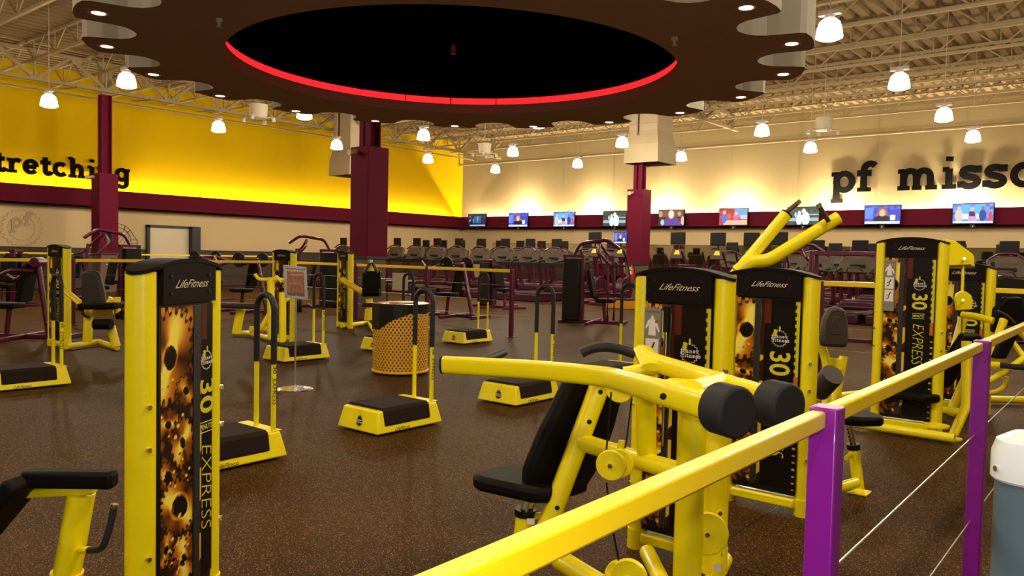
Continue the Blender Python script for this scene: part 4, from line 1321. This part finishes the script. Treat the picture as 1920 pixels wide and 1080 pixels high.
# ---- E: leg extension seat
T = TE
Z = 9.0
pcn = W(172, 548, Z)
WM().prism([(-.13, -.22), (.17, -.27), (.13, .0), (.08, .20), (.04, .25), (-.10, .25), (-.13, .2)], pcn, RT, UP, FW * .09).buildw('backrest', mat('dark_brown_vinyl', (.022, .017, .014), .55), T, bevel=.03)
WM().prism([(-.1, -.2), (.28, -.2), (.28, .14), (-.1, .2)], W(178, 567, Z - .15), RT, (-FW.x, -FW.y, 0), (0, 0, -.07)).buildw('seat', PAD, T, bevel=.02)
WM().tube([W(126, 548, Z + .2), W(158, 575, Z + .1)], .045, 12, ry=.03).buildw('frame_tube', RAILY, T)
WM().tube([W(166, 590, Z), W(164, 642, Z)], .05, 16, ry=.05).buildw('seat_post', YEL, T)
WM().tube([W(160, 583, Z), W(215, 583, Z)], .05, 14, ry=.05).buildw('seat_rail', RAILY, T)
WM().tube([W(212, 560, Z - .1), W(200, 580, Z - .1)], .04, 14, ry=.05).buildw('knee_bracket', YEL, T)
WM().tube([W(220, 557, Z - .1), W(220, 590, Z - .1)], .035, 14, ry=.05).buildw('knee_bracket', YEL, T)
WM().tube([W(177, 608, Z - .3), W(209, 608, Z - .3)], .058, 22).buildw('ankle_roller', PAD, T)
WM().tube([W(208, 612, Z - .2), W(218, 650, Z - .2)], .045, 14, ry=.05).buildw('front_leg', YEL, T)
WM().tube(arc([W(159, 572, Z - .1), W(154, 582, Z - .1), W(157, 592, Z - .1), W(168, 595, Z - .1)], 4, .04), .016, 10).buildw('side_handle', GRIP, T)
WM().cyl(W(159, 572, Z - .1), W(160, 570, Z - .1), .02, 10).buildw('handle_end', CHROME, T)
WM().tube([onp(124, 650, 2, .05), onp(185, 641, 2, .05), onp(220, 652, 2, .04)], .034, 14).buildw('base_tube', YEL, T)
WM().tube([W(220, 590, Z - .1), W(235, 592, Z - .1)], .05, 14).buildw('weight_hub', DKPL, T)

# ---- F: bench and press arms
T = TF
Z = 9.0
WM().prism([(-.14, -.22), (.14, -.26), (.14, .24), (-.14, .26)], W(438, 568, Z - .1), (FW.x * .5 - RT.x * .2, FW.y * .5 - RT.y * .2, 0), (RT.x, RT.y, 0), (0, 0, -.06)).buildw('bench_pad', mat('dark_brown_vinyl'), T, bevel=.02)
WM().tube([W(452, 578, Z), W(443, 625, Z)], .045, 14, ry=.05).buildw('bench_leg', YEL, T)
WM().tube([onp(437, 624, 2, .05), onp(468, 625, 2, .05), onp(530, 640, 2, .05)], .034, 14).buildw('base_tube', YEL, T)
WM().tube([onp(468, 618, 2, .12), onp(528, 616, 2, .12)], .05, 14).buildw('base_tube', RAILY, T)
WM().tube([W(508, 520, Z - .3), W(508, 635, Z - .3)], .040, 16, ry=.05).buildw('front_post', YEL, T)
WM().tube([W(530, 548, Z - .6), W(530, 640, Z - .6)], .038, 16, ry=.04).buildw('front_post', YEL, T)
WM().tube(arc([W(478, 514, Z - .3), W(485, 524, Z - .3), W(535, 524, Z - .3)], 3, .04), .020, 12).buildw('press_bar', YEL, T)
WM().tube([W(519, 519, Z - .3), W(527, 527, Z - .4)], .018, 10).buildw('press_bar', YEL, T)
WM().tube([W(536, 562, Z - .5), W(550, 552, Z - .3)], .025, 12).buildw('brace', YEL, T)
WM().tube([W(505, 590, Z - .3), W(490, 615, Z - .3)], .03, 12).buildw('brace', RAILY, T)
WM().box(-.02, .02, -.02, .02, 0, .01) if False else None

# ---- G: seat back, head arms
T = TG
Z = 11.1
WM().prism([(-.135, -.20), (.135, -.20), (.13, .15), (-.13, .15)], W(696, 528, Z), RT, UP, FW * .09).buildw('backrest', PAD, T, bevel=.02)
WM().tube([W(680, 548, Z - .15), W(712, 548, Z - .15)], .06, 22).buildw('chest_roller', PAD, T)
WM().tube([W(694, 492, Z), W(683, 512, Z)], .022, 10).buildw('strap_arm', GREYPL, T)
WM().tube([W(698, 492, Z), W(708, 512, Z)], .022, 10).buildw('strap_arm', GREYPL, T)
WM().cyl(W(695, 487, Z), W(695, 493, Z), .03, 12).buildw('arm_knob', STEEL, T)
WM().tube([W(695, 495, Z + .1), W(695, 512, Z + .1)], .05, 12).buildw('mast', RAILY, T)
WM().tube([W(640, 524, Z + .1), W(680, 548, Z)], .05, 12, ry=.04).buildw('frame_tube', RAILY, T)
WM().tube([W(692, 560, Z), W(694, 600, Z)], .05, 14).buildw('seat_post', YEL, T)
WM().tube([W(690, 580, Z - .1), W(688, 600, Z - .1)], .06, 14, ry=.04).buildw('knee_bracket', RAILY, T)
WM().tube([W(680, 572, Z - .1), W(700, 572, Z - .1)], .03, 12).buildw('side_handle', GRIP, T)
WM().tube([onp(640, 611, 2, .05), onp(690, 605, 2, .05), onp(700, 618, 2, .05)], .035, 14).buildw('base_tube', YEL, T)

# ---- bench beside tower A
TBN = thing('padded_bench', 'black-padded bench on a slanted yellow leg beside the nearest poster tower', 'exercise machine', (-3.0, 1.0, 0))
T = TBN
Z = 2.32
hz = Vector((RT.x, RT.y, 0)).normalized(); hf = Vector((FW.x, FW.y, 0)).normalized()
pt = W(209, 887, Z)
WM().prism([(0, -.005), (0, .05), (-.27, .05), (-.27, -.01)], pt + Vector((0, 0, 0)), hz, hf, (0, 0, -.052)).buildw('arm_pad', PAD, T, bevel=.012)
WM().prism([(-.27, 0), (-.7, 0), (-.7, .16), (-.27, .16)], pt + Vector((0, 0, -.002)), hz, hf, (0, 0, -.05)) if False else None
WM().beam(W(52, 896, Z), W(-60, 1030, Z), .17, .05, up=(UP + RT).normalized()).buildw('side_pad', PAD, T, bevel=.012)
WM().beam(W(50, 924, Z + .05), W(178, 917, Z + .05), .04, .026).buildw('pad_rail', YEL, T, bevel=.005)
WM().tube([W(153, 925, Z + .06), W(126, 1075, Z + .06)], .036, 20, ry=.05, up=FW).buildw('leg', YEL, T)
WM().tube([W(126, 1072, Z + .06), W(118, 1112, Z + .06), W(60, 1180, Z + .06)], .044, 20, ry=.055, up=FW).buildw('leg', YEL, T)
WM().tube([W(150, 1031, Z + .04), W(168, 1031, Z + .02)], .0105, 14).buildw('handle_stub', YEL, T)
WM().tube(arc([W(166, 1032, Z + .02), W(192, 1030, Z), W(206, 990, Z), W(214, 950, Z)], 8, .05), .0105, 14, up=FW).buildw('handle_grip', mat('navy_black_grip', (.018, .017, .024), .5), T)
WM().tube([W(213.6, 952, Z), W(215, 945, Z)], .0112, 14, up=FW).buildw('grip_end', CHROME, T)
WM().tube([onp(60, 1300, 2, .04), (-2.55, 1.15, .04)], .036, 14).buildw('base_tube', YEL, T)

# ------------------------------------------------------------------ rails
def rail_run(label, p0, p1, n, H=1.10, cable=(.83, .58, .33), pw=.06, rm=None, pm=None, name='guard_rail', first=True, last=True, side=(0, 0, 0), rw=.05, rh=.05):
    side = Vector(side)
    p0 = Vector(p0); p1 = Vector(p1); d = p1 - p0; L = d.length; u = d / L
    t = thing(name, label, 'railing', (p0.x, p0.y, 0))
    st = L / n
    for i in range(n + 1):
        if (i == 0 and not first) or (i == n and not last): continue
        q = u * (i * st) + side
        m = MB().box(q.x - pw / 2, q.x + pw / 2, q.y - pw / 2, q.y + pw / 2, 0, H + .004)
        m.build('post', pm or RAILP, t, bevel=.004)
        MB().box(q.x - pw, q.x + pw, q.y - pw, q.y + pw, 0, .008).build('foot_plate', pm or RAILP, t)
    for i in range(n):
        a = u * (i * st + pw / 2); b = u * ((i + 1) * st - pw / 2)
        MB().beam(a + Vector((0, 0, H - .002 - rh / 2)), b + Vector((0, 0, H - .002 - rh / 2)), rw, rh).build('top_rail', rm or RAILY, t, bevel=.005)
    for z in cable:
        m = MB().tube([Vector((0, 0, z)), d + Vector((0, 0, z))], .0028, 6); m.build('cable', STEEL, t)
    return t


rail_run('orange-yellow rail on purple posts, closest of all, passing beside the shoulder press', (-.467, -.24, 0), (-.467, 8.51, 0), 5, H=1.046, cable=(.708, .395), side=(.008, 0, 0), rw=.029, rh=.034, pw=.052)
rail_run('orange rail with thin cables running behind the far step platforms and the waste bin', (-13.7, 9.75, 0), (-7.93, 9.75, 0), 3, 1.09, pm=MAR)
rail_run('orange rail behind the raised-arm machine on the cream wall side', (-2.9, 9.15, 0), (-.45, 9.15, 0), 2, 1.10, pm=MAR)
rail_run('orange rail along the outer side of the circuit area before the yellow wall', (-13.7, -1, 0), (-13.7, 9.7, 0), 5, 1.10, last=False, pm=MAR)
rail_run('yellow rail close along the foot of the yellow wall', (-24.6, 2, 0), (-24.6, 16.5, 0), 6, 1.10, cable=(), pm=MAR)

# bottle / canister at the right
c = W(1932, 830, 1.55)
bt_ = thing('white_capped_post', 'blue-grey tube post with a rounded white cap, cut off at the frame edge', 'post', (c.x, c.y, 0))
MB().cyl((0, 0, 0), (0, 0, .905), .058, 32).build('tube', GREENBLUE, bt_)
MB().lathe([(.062, .895), (.066, .90), (.066, .95), (.058, .975), (.03, .992), (0, .996)], n=32).build('cap', mat('white_cap_plastic', (.85, .9, .92), .3), bt_)
MB().cyl((-.047, -.042, .92), (-.052, -.047, .92), .006, 10).build('rivet', CHROME, bt_)
MB().cyl((0, 0, 0), (0, 0, .015), .12, 32).build('base', GREENBLUE, bt_)

# ------------------------------------------------------------------ waste bin
BC = (-6.36, 5.90)
wb_ = thing('waste_bin', 'orange-yellow mesh waste bin with a black liner folded over its rim', 'bin', (BC[0], BC[1], 0))
R = .30; HB = .76
# expanded metal: staggered bars leaving elongated holes, joined as one sheet
mm = MB(); NC = 46; NR = 24
def dp(i, j, dr=0.0):
    a = 2 * PI * (i + (.5 if j % 2 else 0)) / NC
    return (math.cos(a) * (R + dr), math.sin(a) * (R + dr), .03 + (HB - .06) * j / NR)
for j in range(NR):
    for i in range(NC):
        i2 = [i, i - 1] if j % 2 == 0 else [i, i + 1]
        for k in i2:
            a = Vector(dp(i, j)); b = Vector(dp(k, j + 1))
            t_ = (b - a); nrm_ = Vector((a.x + b.x, a.y + b.y, 0)).normalized(); sd_ = t_.cross(nrm_).normalized() * .0080
            no = nrm_ * .003
            mm.add([a - sd_ + no, a + sd_ + no, b + sd_ + no, b - sd_ + no], [(0, 1, 2, 3)])
sh_ = mm.build('mesh_wall', PERF, wb_, smooth=False); sh_['kind'] = 'stuff'
MB().cyl((0, 0, .02), (0, 0, .05), R + .012, 48).build('base_ring', PERF, wb_, bevel=.008)
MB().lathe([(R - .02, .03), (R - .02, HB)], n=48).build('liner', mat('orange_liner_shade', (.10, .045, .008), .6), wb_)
v = []; n = 72
for i in range(n):
    a = 2 * PI * i / n
    low = HB - .09 - .19 * max(0, math.cos(a - 4.25)) ** 1.5 - .008 * math.sin(7 * a)
    for r, z in ((R - .01, HB - .03), (R + .012, HB), (R + .012, (HB + low) / 2 + .006 * math.sin(9 * a)), (R + .009, low)):
        rr = r + .004 * math.sin(23 * a) + .003 * math.sin(41 * a + z * 90)
        v.append((rr * math.cos(a), rr * math.sin(a), z))
f = []
for i in range(n):
    k = (i + 1) % n
    for q in range(3): f.append((i * 4 + q, k * 4 + q, k * 4 + q + 1, i * 4 + q + 1))
MB().add(v, f).build('bag', mat('black_bag_plastic', (.008, .008, .009), .3), wb_)
MB().lathe([(R + .004, HB - .004), (R + .012, HB + .008), (R - .012, HB + .012), (R - .10, HB + .0), (R - .11, HB - .02)], n=48).build('lid_ring', mat('brass_lid', (.55, .42, .25), .25, metal=.9), wb_)

# ------------------------------------------------------------------ sign stand
ss = thing('sign_stand', 'chrome floor stand holding a framed red notice', 'sign', tuple(onp(553, 729, 2, 0.0)))
MB().lathe([(0, .035), (.02, .03), (.10, .018), (.165, .006), (.17, 0)], n=40).build('base', CHROME, ss)
MB().cyl((0, 0, .03), (0, 0, .90), .009, 12).build('pole', STEEL, ss)
MB().cyl((0, 0, .53), (0, 0, .56), .012, 12).build('collar', STEEL, ss)
hz = Vector((RT.x, RT.y, 0)).normalized()
fd = Vector((-hz.y, hz.x, 0))
o0 = Vector((.008, 0, .86)); fw_, fh_ = .215, .31
tilt = (Vector((0, 0, 1)) + hz * -.06).normalized()
hx = (hz + Vector((0, 0, -.09))).normalized()
fr = MB()
for a, b in (((-fw_ / 2, .012), (fw_ / 2, .012)), ((-fw_ / 2, fh_ - .012), (fw_ / 2, fh_ - .012)), ((-fw_ / 2 + .012, 0), (-fw_ / 2 + .012, fh_)), ((fw_ / 2 - .012, 0), (fw_ / 2 - .012, fh_))):
    fr.beam(o0 + hx * a[0] + tilt * a[1], o0 + hx * b[0] + tilt * b[1], .026 if abs(a[1] - b[1]) < .01 else .026, .022, up=fd)
fr.build('frame', mat('silver_frame', (.42, .42, .42), .35, metal=.4), ss, bevel=.003)
me = grid_print('notice_sheet', 20, 30, fw_ - .03, fh_ - .03, painter((.30, .13, .075), [('r', (.1, .9, .86, .93), (.42, .34, .26)), ('r', (.18, .85, .72, .75), (.42, .36, .3)), ('r', (.15, .8, .60, .62), (.4, .3, .25)), ('r', (.15, .85, .50, .515), (.38, .25, .2)), ('r', (.15, .75, .42, .435), (.38, .25, .2)), ('r', (0, 1, 0, .12), (.13, .10, .07))], .15))
place_mesh('notice_sheet', me, PRINT, ss, tuple(o0 - hx * (fw_ - .03) / 2 + tilt * .015 - fd * .004), hx, tilt)
place_mesh('notice_title', font_mesh('nt', 'PF EXPRESS', .032, 0, .0005), mat('pale_red_print', (.55, .42, .33), .5), ss, tuple(o0 + tilt * (fh_ * .86) - fd * .0055), hx, tilt)

# table with a white board
tb = thing('side_table', 'small black table with slim legs behind the waste bin', 'table', tuple(onp(748, 592, 2, 0.0)))
MB().box(-.32, .32, -.25, .25, .70, .73).build('table_top', BLACK, tb, bevel=.004)
for sx in (-.29, .29):
    for sy in (-.22, .22): MB().box(sx - .012, sx + .012, sy - .012, sy + .012, 0, .70).build('leg', BLACK, tb)
tb.rotation_euler = (0, 0, math.radians(39))
c = W(750, 545, 12.1)
lp = MB().beam((0, 0, 0), (0, 0, .27), .02, .24, up=hz); lo = lp.build('white_board', mat('white_board_face', (.48, .42, .30), .6), bevel=.004)
lo.location = (c.x, c.y, .735)
tag(lo, 'blank white square board standing on the small black table', 'board')

# fire extinguisher by the far column
c = onp(1184, 524, 1, 20.62)
fe = thing('fire_extinguisher', 'red fire extinguisher with a lime tag at the foot of the duct column', 'fire extinguisher', (c.x, c.y, c.z))
MB().lathe([(0, 0), (.075, 0), (.08, .02), (.08, .30), (.05, .36), (.025, .38), (0, .38)], n=20).build('cylinder', REDX, fe)
MB().cyl((0, 0, .38), (0, 0, .43), .03, 12).build('valve', STEEL, fe)
MB().box(-.06, .04, -.095, -.08, .28, .37).build('lime_tag', LIME, fe)
MB().box(-.04, .04, -.085, -.08, .15, .25).build('paper_label', WTXT, fe)
MB().tube(arc([(0, 0, .42), (.08, 0, .42), (.10, 0, .2)], 4, .04), .012, 8).build('hose', BLACK, fe)

# ------------------------------------------------------------------ treadmills
def make_treadmill():
    t = thing('treadmill', '', 'treadmill', (0, 0, 0), 0, 'treadmill rows')
    MB().box(-.38, .38, -.95, .75, .0, .20).build('deck', mat('maroon_dark_plastic', (.05, .006, .025), .35), t, bevel=.03)
    MB().box(-.26, .26, -.93, .55, .20, .215).build('belt', BLACK, t)
    for s in (-1, 1):
        MB().box(s * .36 - .06, s * .36 + .06, -.95, .6, .19, .235).build('side_rail', GREYPL, t, bevel=.01)
        MB().tube([(s * .37, .55, .2), (s * .36, .35, 1.10)], .045, 10, ry=.06).build('upright', MAR, t)
        MB().tube(arc([(s * .33, .35, 1.08), (s * .33, -.15, 1.0), (s * .33, -.22, .93)], 4, .06), .022, 10).build('handrail', DKPL, t)
    MB().box(-.36, .36, .30, .78, .2, .42).build('motor_cover', mat('maroon_dark_plastic'), t, bevel=.06)
    MB().prism([(-.42, 0), (.42, 0), (.34, .38), (.24, .43), (-.24, .43), (-.34, .38)], (0, .24, 0.99), (1, 0, 0), (0, .38, .93), (0, .09, -.02)).build('console', GREYPL, t, bevel=.02)
    MB().box(-.15, .15, .26, .30, 1.1, 1.16).build('keypad', DKPL, t)
    MB().tube(arc([(-.30, .27, 1.32), (-.15, .33, 1.43), (.15, .33, 1.43), (.30, .27, 1.32)], 4, .08), .020, 10).build('console_trim', MAR, t)
    MB().box(-.165, .165, .40, .45, 1.40, 1.67).build('screen', BLACK, t, bevel=.015)
    MB().tube(arc([(-.16, .1, 1.02), (-.12, .02, 1.1), (.12, .02, 1.1), (.16, .1, 1.02)], 4, .06), .014, 8).build('front_grip', GREYPL, t)
    return t


tm = make_treadmill(); tm.scale = (1.08, 1.08, 1.10)
slots = [(-23.85 + k * 1.0, 18.65) for k in range(11)] + [(-6.16 + k * .97, 18.55) for k in range(6)]
slots2 = [(-22.19 + k * .95, 21.4) for k in range(10)] + [(-9.6 + k * .98, 21.6) for k in range(8)]
f_ = True
cnt = 0
for k, (x, y) in enumerate(slots + slots2):
    front = k < len(slots)
    if front: row = 'front row'; idx = k
    else: row = 'rear row'; idx = k - len(slots)
    yellowside = x < -11
    if yellowside:
        lab = 'maroon treadmill, %s from the yellow wall in the %s' % (ORD[idx], row)
    else:
        base = 11 if front else 10
        lab = 'maroon treadmill past the duct column, %s of the %s there' % (ORD[idx - base], row)
    if f_:
        tm.location = (x, y, 0); tm['label'] = lab; f_ = False
    else:
        dup(tm, (x, y, 0), None, lab)


# cross trainers / climbers with tall screens
def make_climber():
    t = thing('cross_trainer', '', 'cross trainer', (0, 0, 0), 0, 'cross trainers with tall screens')
    MB().box(-.3, .3, -.8, .8, .0, .10).build('base', MAR, t, bevel=.02)
    MB().cyl((-.10, .55, .42), (.10, .55, .42), .34, 28).build('flywheel_cover', mat('maroon_dark_plastic'), t, bevel=.02)
    MB().tube([(0, .5, .6), (0, .3, 1.35)], .06, 14).build('mast', MAR, t)
    for s in (-1, 1):
        MB().tube(arc([(s * .28, .45, .35), (s * .30, .3, .95), (s * .30, .12, 1.35), (s * .28, .0, 1.5)], 4, .1), .022, 10).build('moving_arm', MAR, t)
        MB().tube([(s * .30, .12, 1.3), (s * .28, -.02, 1.52)], .028, 10).build('grip', GRIP, t)
        MB().box(s * .18 - .08, s * .18 + .08, -.55, -.15, .28, .34).build('pedal', DKPL, t, bevel=.02)
        MB().tube([(s * .18, -.4, .25), (s * .18, .5, .38)], .03, 8).build('pedal_arm', MAR, t)
    MB().prism([(-.2, 0), (.2, 0), (.17, .28), (-.17, .28)], (0, .22, 1.32), (1, 0, 0), (0, .3, .95), (0, .07, -.02)).build('console', GREYPL, t, bevel=.015)
    MB().prism([(-.09, .12), (.09, .12), (.05, .24), (-.05, .24)], (0, .217, 1.32), (1, 0, 0), (0, .3, .95), (0, -.004, 0)).build('console_label', RAILY, t)
    MB().cyl((0, .32, 1.58), (0, .32, 1.72), .02, 8).build('screen_post', DKPL, t)
    MB().box(-.22, .22, .28, .33, 1.70, 2.04).build('screen', BLACK, t, bevel=.02)
    return t


cl = make_climber()
cl_slots = [(-12.55, 18.9), (-11.62, 18.8), (-8.98, 19.4), (-8.05, 19.4), (-7.15, 18.9), (-9.95, 19.0)]
labs = ['cross trainer with a tall black screen, first beside the duct column toward the corner', 'cross trainer whose tall screen shows a blue picture, right by the duct column',
        'cross trainer with a tall black screen under the television of the purple-shirted man', 'cross trainer with a tall black screen under the television with the children',
        'cross trainer showing just behind the nearer raised yellow arm', 'cross trainer just past the column with the extinguisher']
for k, (x, y) in enumerate(cl_slots):
    if k == 0: cl.location = (x, y, 0); cl['label'] = labs[0]; o = cl
    else: o = dup(cl, (x, y, 0), None, labs[k])
    if k == 1:
        me = grid_print('screen_picture', 40, 26, .40, .30, ANCH)
        place_mesh('screen_picture', me, SCREEN, o, (-.20, .277, 1.72), (1, 0, 0), (0, 0, 1))

# black padded barrier along the treadmills
o = MB().beam((-21.5, 16.7, 1.09), (-11.2, 16.7, 1.09), .06, .10).build('barrier_rail', BLACK, bevel=.01)
tag(o, 'long black horizontal barrier in front of the treadmills', 'barrier')
for x in (-21, -17.7, -14.4, -11.4):
    MB().box(x - .03, x + .03, 16.67, 16.73, 0, 1.05).build('post', BLACK, o)

# ------------------------------------------------------------------ maroon strength machines
def strength(label, loc, rot, kind):
    t = thing('strength_machine', label, 'exercise machine', loc, rot, 'maroon strength machines')
    MB().box(-.62, .62, -.03, .03, 0, .06).build('base_tube', MAR, t, bevel=.008)
    MB().box(-.03, .03, -.62, .62, 0, .06).build('base_tube', MAR, t, bevel=.008)
    for s in (-1, 1): MB().box(s * .6 - .03, s * .6 + .03, -.36, .36, 0, .06).build('foot', MAR, t, bevel=.008)
    H = {'tower': 1.36, 'rack': 1.5, 'press': 1.2, 'plate': 1.1, 'ab': .95}[kind]
    if kind in ('tower', 'press'):
        MB().box(.28, .60, -.16, .16, .06, H - .08).build('weight_shroud', BLACK, t, bevel=.01)
        for s in (-1, 1): MB().box(.42 + s * .19 - .03, .42 + s * .19 + .03, -.05, .05, 0, H).build('post', MAR, t, bevel=.01)
        MB().box(.20, .64, -.06, .06, H - .06, H).build('head_bar', MAR, t, bevel=.01)
    if kind == 'tower':
        MB().tube(arc([(.42, 0, H), (.3, 0, H + .22), (-.25, 0, H + .30), (-.5, 0, H + .12)], 5, .1), .035, 12).build('boom', MAR, t)
        for s in (-1, 1):
            MB().tube(arc([(-.1, s * .05, H + .2), (-.15, s * .35, H + .05), (-.4, s * .38, H - .2)], 4, .08), .028, 10).build('press_arm', MAR, t)
            MB().tube([(-.4, s * .38, H - .2), (-.55, s * .38, H - .22)], .020, 10).build('grip', GRIP, t)
            MB().tube(arc([(-.35, s * .3, .05), (-.35, s * .3, .75), (-.3, s * .3, H)], 4, .1), .03, 10).build('guide_post', MAR, t)
    if kind == 'rack':
        for sx in (-1, 1):
            for sy in (-1, 1): MB().box(sx * .5 - .035, sx * .5 + .035, sy * .3 - .035, sy * .3 + .035, 0, H).build('post', MAR, t, bevel=.01)
        for sy in (-1, 1): MB().box(-.54, .54, sy * .3 - .03, sy * .3 + .03, H - .07, H).build('cross_bar', MAR, t, bevel=.01)
        for sx in (-1, 1): MB().box(sx * .5 - .03, sx * .5 + .03, -.3, .3, H - .07, H).build('cross_bar', MAR, t, bevel=.01)
        MB().cyl((-.8, -.32, 1.0), (.8, -.32, 1.0), .014, 10).build('bar', STEEL, t)
    if kind == 'plate':
        MB().tube([(.4, 0, .05), (.15, 0, H)], .045, 12).build('mast', MAR, t)
        for s in (-1, 1):
            MB().tube(arc([(.15, s * .05, H), (-.05, s * .32, H + .02), (-.5, s * .36, H - .12)], 4, .1), .032, 10).build('lever_arm', MAR, t)
            MB().cyl((.0, s * .28, H), (.0, s * .52, H), .018, 10).build('plate_horn', CHROME, t)
            MB().cyl((.0, s * .36, H), (.0, s * .41, H), .15, 24).build('weight_plate', DKPL, t, bevel=.008)
            MB().tube([(-.5, s * .36, H - .12), (-.64, s * .36, H + .06)], .018, 10).build('grip', STEEL, t)
    if kind == 'ab':
        MB().tube([(.35, 0, .03), (.2, 0, H + .12)], .04, 12).build('mast', MAR, t)
        MB().cyl((.2, -.10, H + .12), (.2, .10, H + .12), .07, 20).build('head_roller', MAR, t, bevel=.01)
        for s in (-1, 1):
            MB().tube(arc([(.2, s * .1, H), (.0, s * .28, H + .02), (-.3, s * .3, H - .14)], 4, .08), .025, 10).build('side_arm', MAR, t)
            MB().tube([(-.3, s * .3, H - .14), (-.45, s * .3, H - .05)], .017, 10).build('grip', CHROME, t)
    MB().box(-.42, -.06, -.17, .17, .42, .50).build('seat', PAD, t, bevel=.025)
    MB().tube([(-.24, 0, .05), (-.2, 0, .42)], .035, 12).build('seat_post', MAR, t)
    if kind != 'rack':
        MB().prism([(-.16, 0), (.16, 0), (.15, .5), (.1, .56), (-.1, .56), (-.15, .5)], (-.04, 0, .52), (0, 1, 0), (.18, 0, .98), (.07, 0, -.01)).build('backrest', PAD, t, bevel=.02)
    return t


SM = [
    # pixel of the foot centre, rotation deg, kind, label
    ((1112, 606), 180 + 20, 'tower', 'maroon press tower machine with black weight shroud before the duct column'),
    ((855, 594), 10, 'plate', 'maroon lever machine seen through the far orange rail near its end post'),
    ((935, 577), 170, 'press', 'maroon machine with a black shroud behind the end post of the far rail'),
    ((582, 576), 60, 'tower', 'maroon tower machine with raised arms between the framed sign and the edge-on yellow machine'),
    ((668, 572), 230, 'ab', 'maroon machine showing behind the edge-on yellow machine beside the thickest column'),
    ((470, 586), 20, 'plate', 'maroon lever machine with chrome grips above the bench press machine'),
    ((385, 562), 200, 'plate', 'maroon lever machine with raised thin handles above the nearest tower'),
    ((45, 634), 40, 'ab', 'maroon machine with a round head and black pad before the wall emblem'),
    ((15, 575), 140, 'press', 'maroon machine with a black shroud at the frame edge behind the outer rail'),
    ((140, 560), 100, 'ab', 'maroon machine behind the leg extension tower near the column by the stretching sign'),
    ((240, 565), 60, 'ab', 'maroon machine with a round head showing above the nearest tower by the white door'),
    ((205, 580), 90, 'tower', 'maroon machine standing against the column in front of the stretching sign'),
    ((1580, 640), 10, 'rack', 'maroon rack frame with level top bars behind the raised-arm machine'),
    ((1490, 618), 200, 'tower', 'maroon tower machine with a slanting beam behind the raised yellow arms'),
    ((1310, 602), 160, 'press', 'maroon machine above the shoulder press tower cap'),
]
for (px_, py_), rot, kind, lab in SM:
    p = onp(px_, py_, 2, 0.0)
    strength(lab, (p.x, p.y, 0), math.radians(rot), kind)

# water bottle on the floor
p = onp(562, 585, 2, 0.0)
wbk = thing('drink_bottle', 'small black bottle standing on the floor behind the framed sign', 'bottle', (p.x, p.y, 0))
MB().lathe([(0, 0), (.045, 0), (.05, .02), (.05, .2), (.03, .25), (.03, .29), (0, .29)], n=16).build('body', BLACK, wbk)
MB().cyl((0, 0, .29), (0, 0, .33), .03, 12).build('cap', DKPL, wbk)

# pf emblem sign on the far column and the poster on the maroon post front
c = W(203, 447, 22.0)
es = thing('column_sign', 'dark round-topped sign with small gold lines on the column before the stretching sign', 'sign', tuple(c))
MB().prism([(-.20, -.16), (.20, -.16), (.20, .04)] + el(0, .04, .2, .2, 0, 180, 10)[1:], (0, 0, 0), (1, 0, 0), (0, 0, 1), (0, .03, 0)).build('board', BLACK, es)
place_mesh('sign_text', font_mesh('st1', 'Judgement', .075), LTXT, es, (0, -.004, -.06), (1, 0, 0), (0, 0, 1))
place_mesh('sign_text', font_mesh('st2', 'free', .06), LTXT, es, (0, -.004, .03), (1, 0, 0), (0, 0, 1))

p = onp(1165, 578, 2, 0.0)
bx = thing('storage_box', 'low orange box on the floor before the column with the extinguisher', 'box', (p.x, p.y, 0))
MB().box(-.35, .35, -.2, .2, 0, .22).build('body', mat('orange_box_paint', (.55, .22, .01), .5), bx, bevel=.01)
MB().box(-.36, .36, -.21, .21, .22, .26).build('lid', DKPL, bx, bevel=.01)

# big rounded maroon machine beyond the orange rail
p = onp(1895, 642, 2, 0.0)
hm = thing('arc_trainer', 'large dark maroon machine with a rounded hood beyond the orange rail, cream wall side', 'exercise machine', (p.x, p.y, 0), math.radians(20))
hood = [(-.75, .0), (.75, .0), (.75, .55), (.55, .95), (.25, 1.12), (-.2, 1.16), (-.5, 1.08), (-.68, .85), (-.75, .4)]
MB().prism(hood, (0, -.24, 0), (1, 0, 0), (0, 0, 1), (0, .48, 0)).build('hood', mat('deep_maroon_shell', (.028, .003, .012), .4, spec=.3), hm, bevel=.06)
MB().prism([(x * .97, z * .97) for x, z in hood[2:8]], (0, -.262, .0), (1, 0, 0), (0, 0, 1), (0, .03, 0)).build('side_panel', DKPL, hm, bevel=.01)
MB().box(-.35, .35, -.272, -.262, .86, .90).build('gold_stripe', mat('dull_gold_print', (.12, .08, .02), .5), hm)
MB().tube([(-.3, -.3, 1.0), (-.4, -.3, 1.38)], .03, 10).build('handle', GRIP, hm)
MB().tube([(-.3, .3, 1.0), (-.4, .3, 1.38)], .03, 10).build('handle', GRIP, hm)
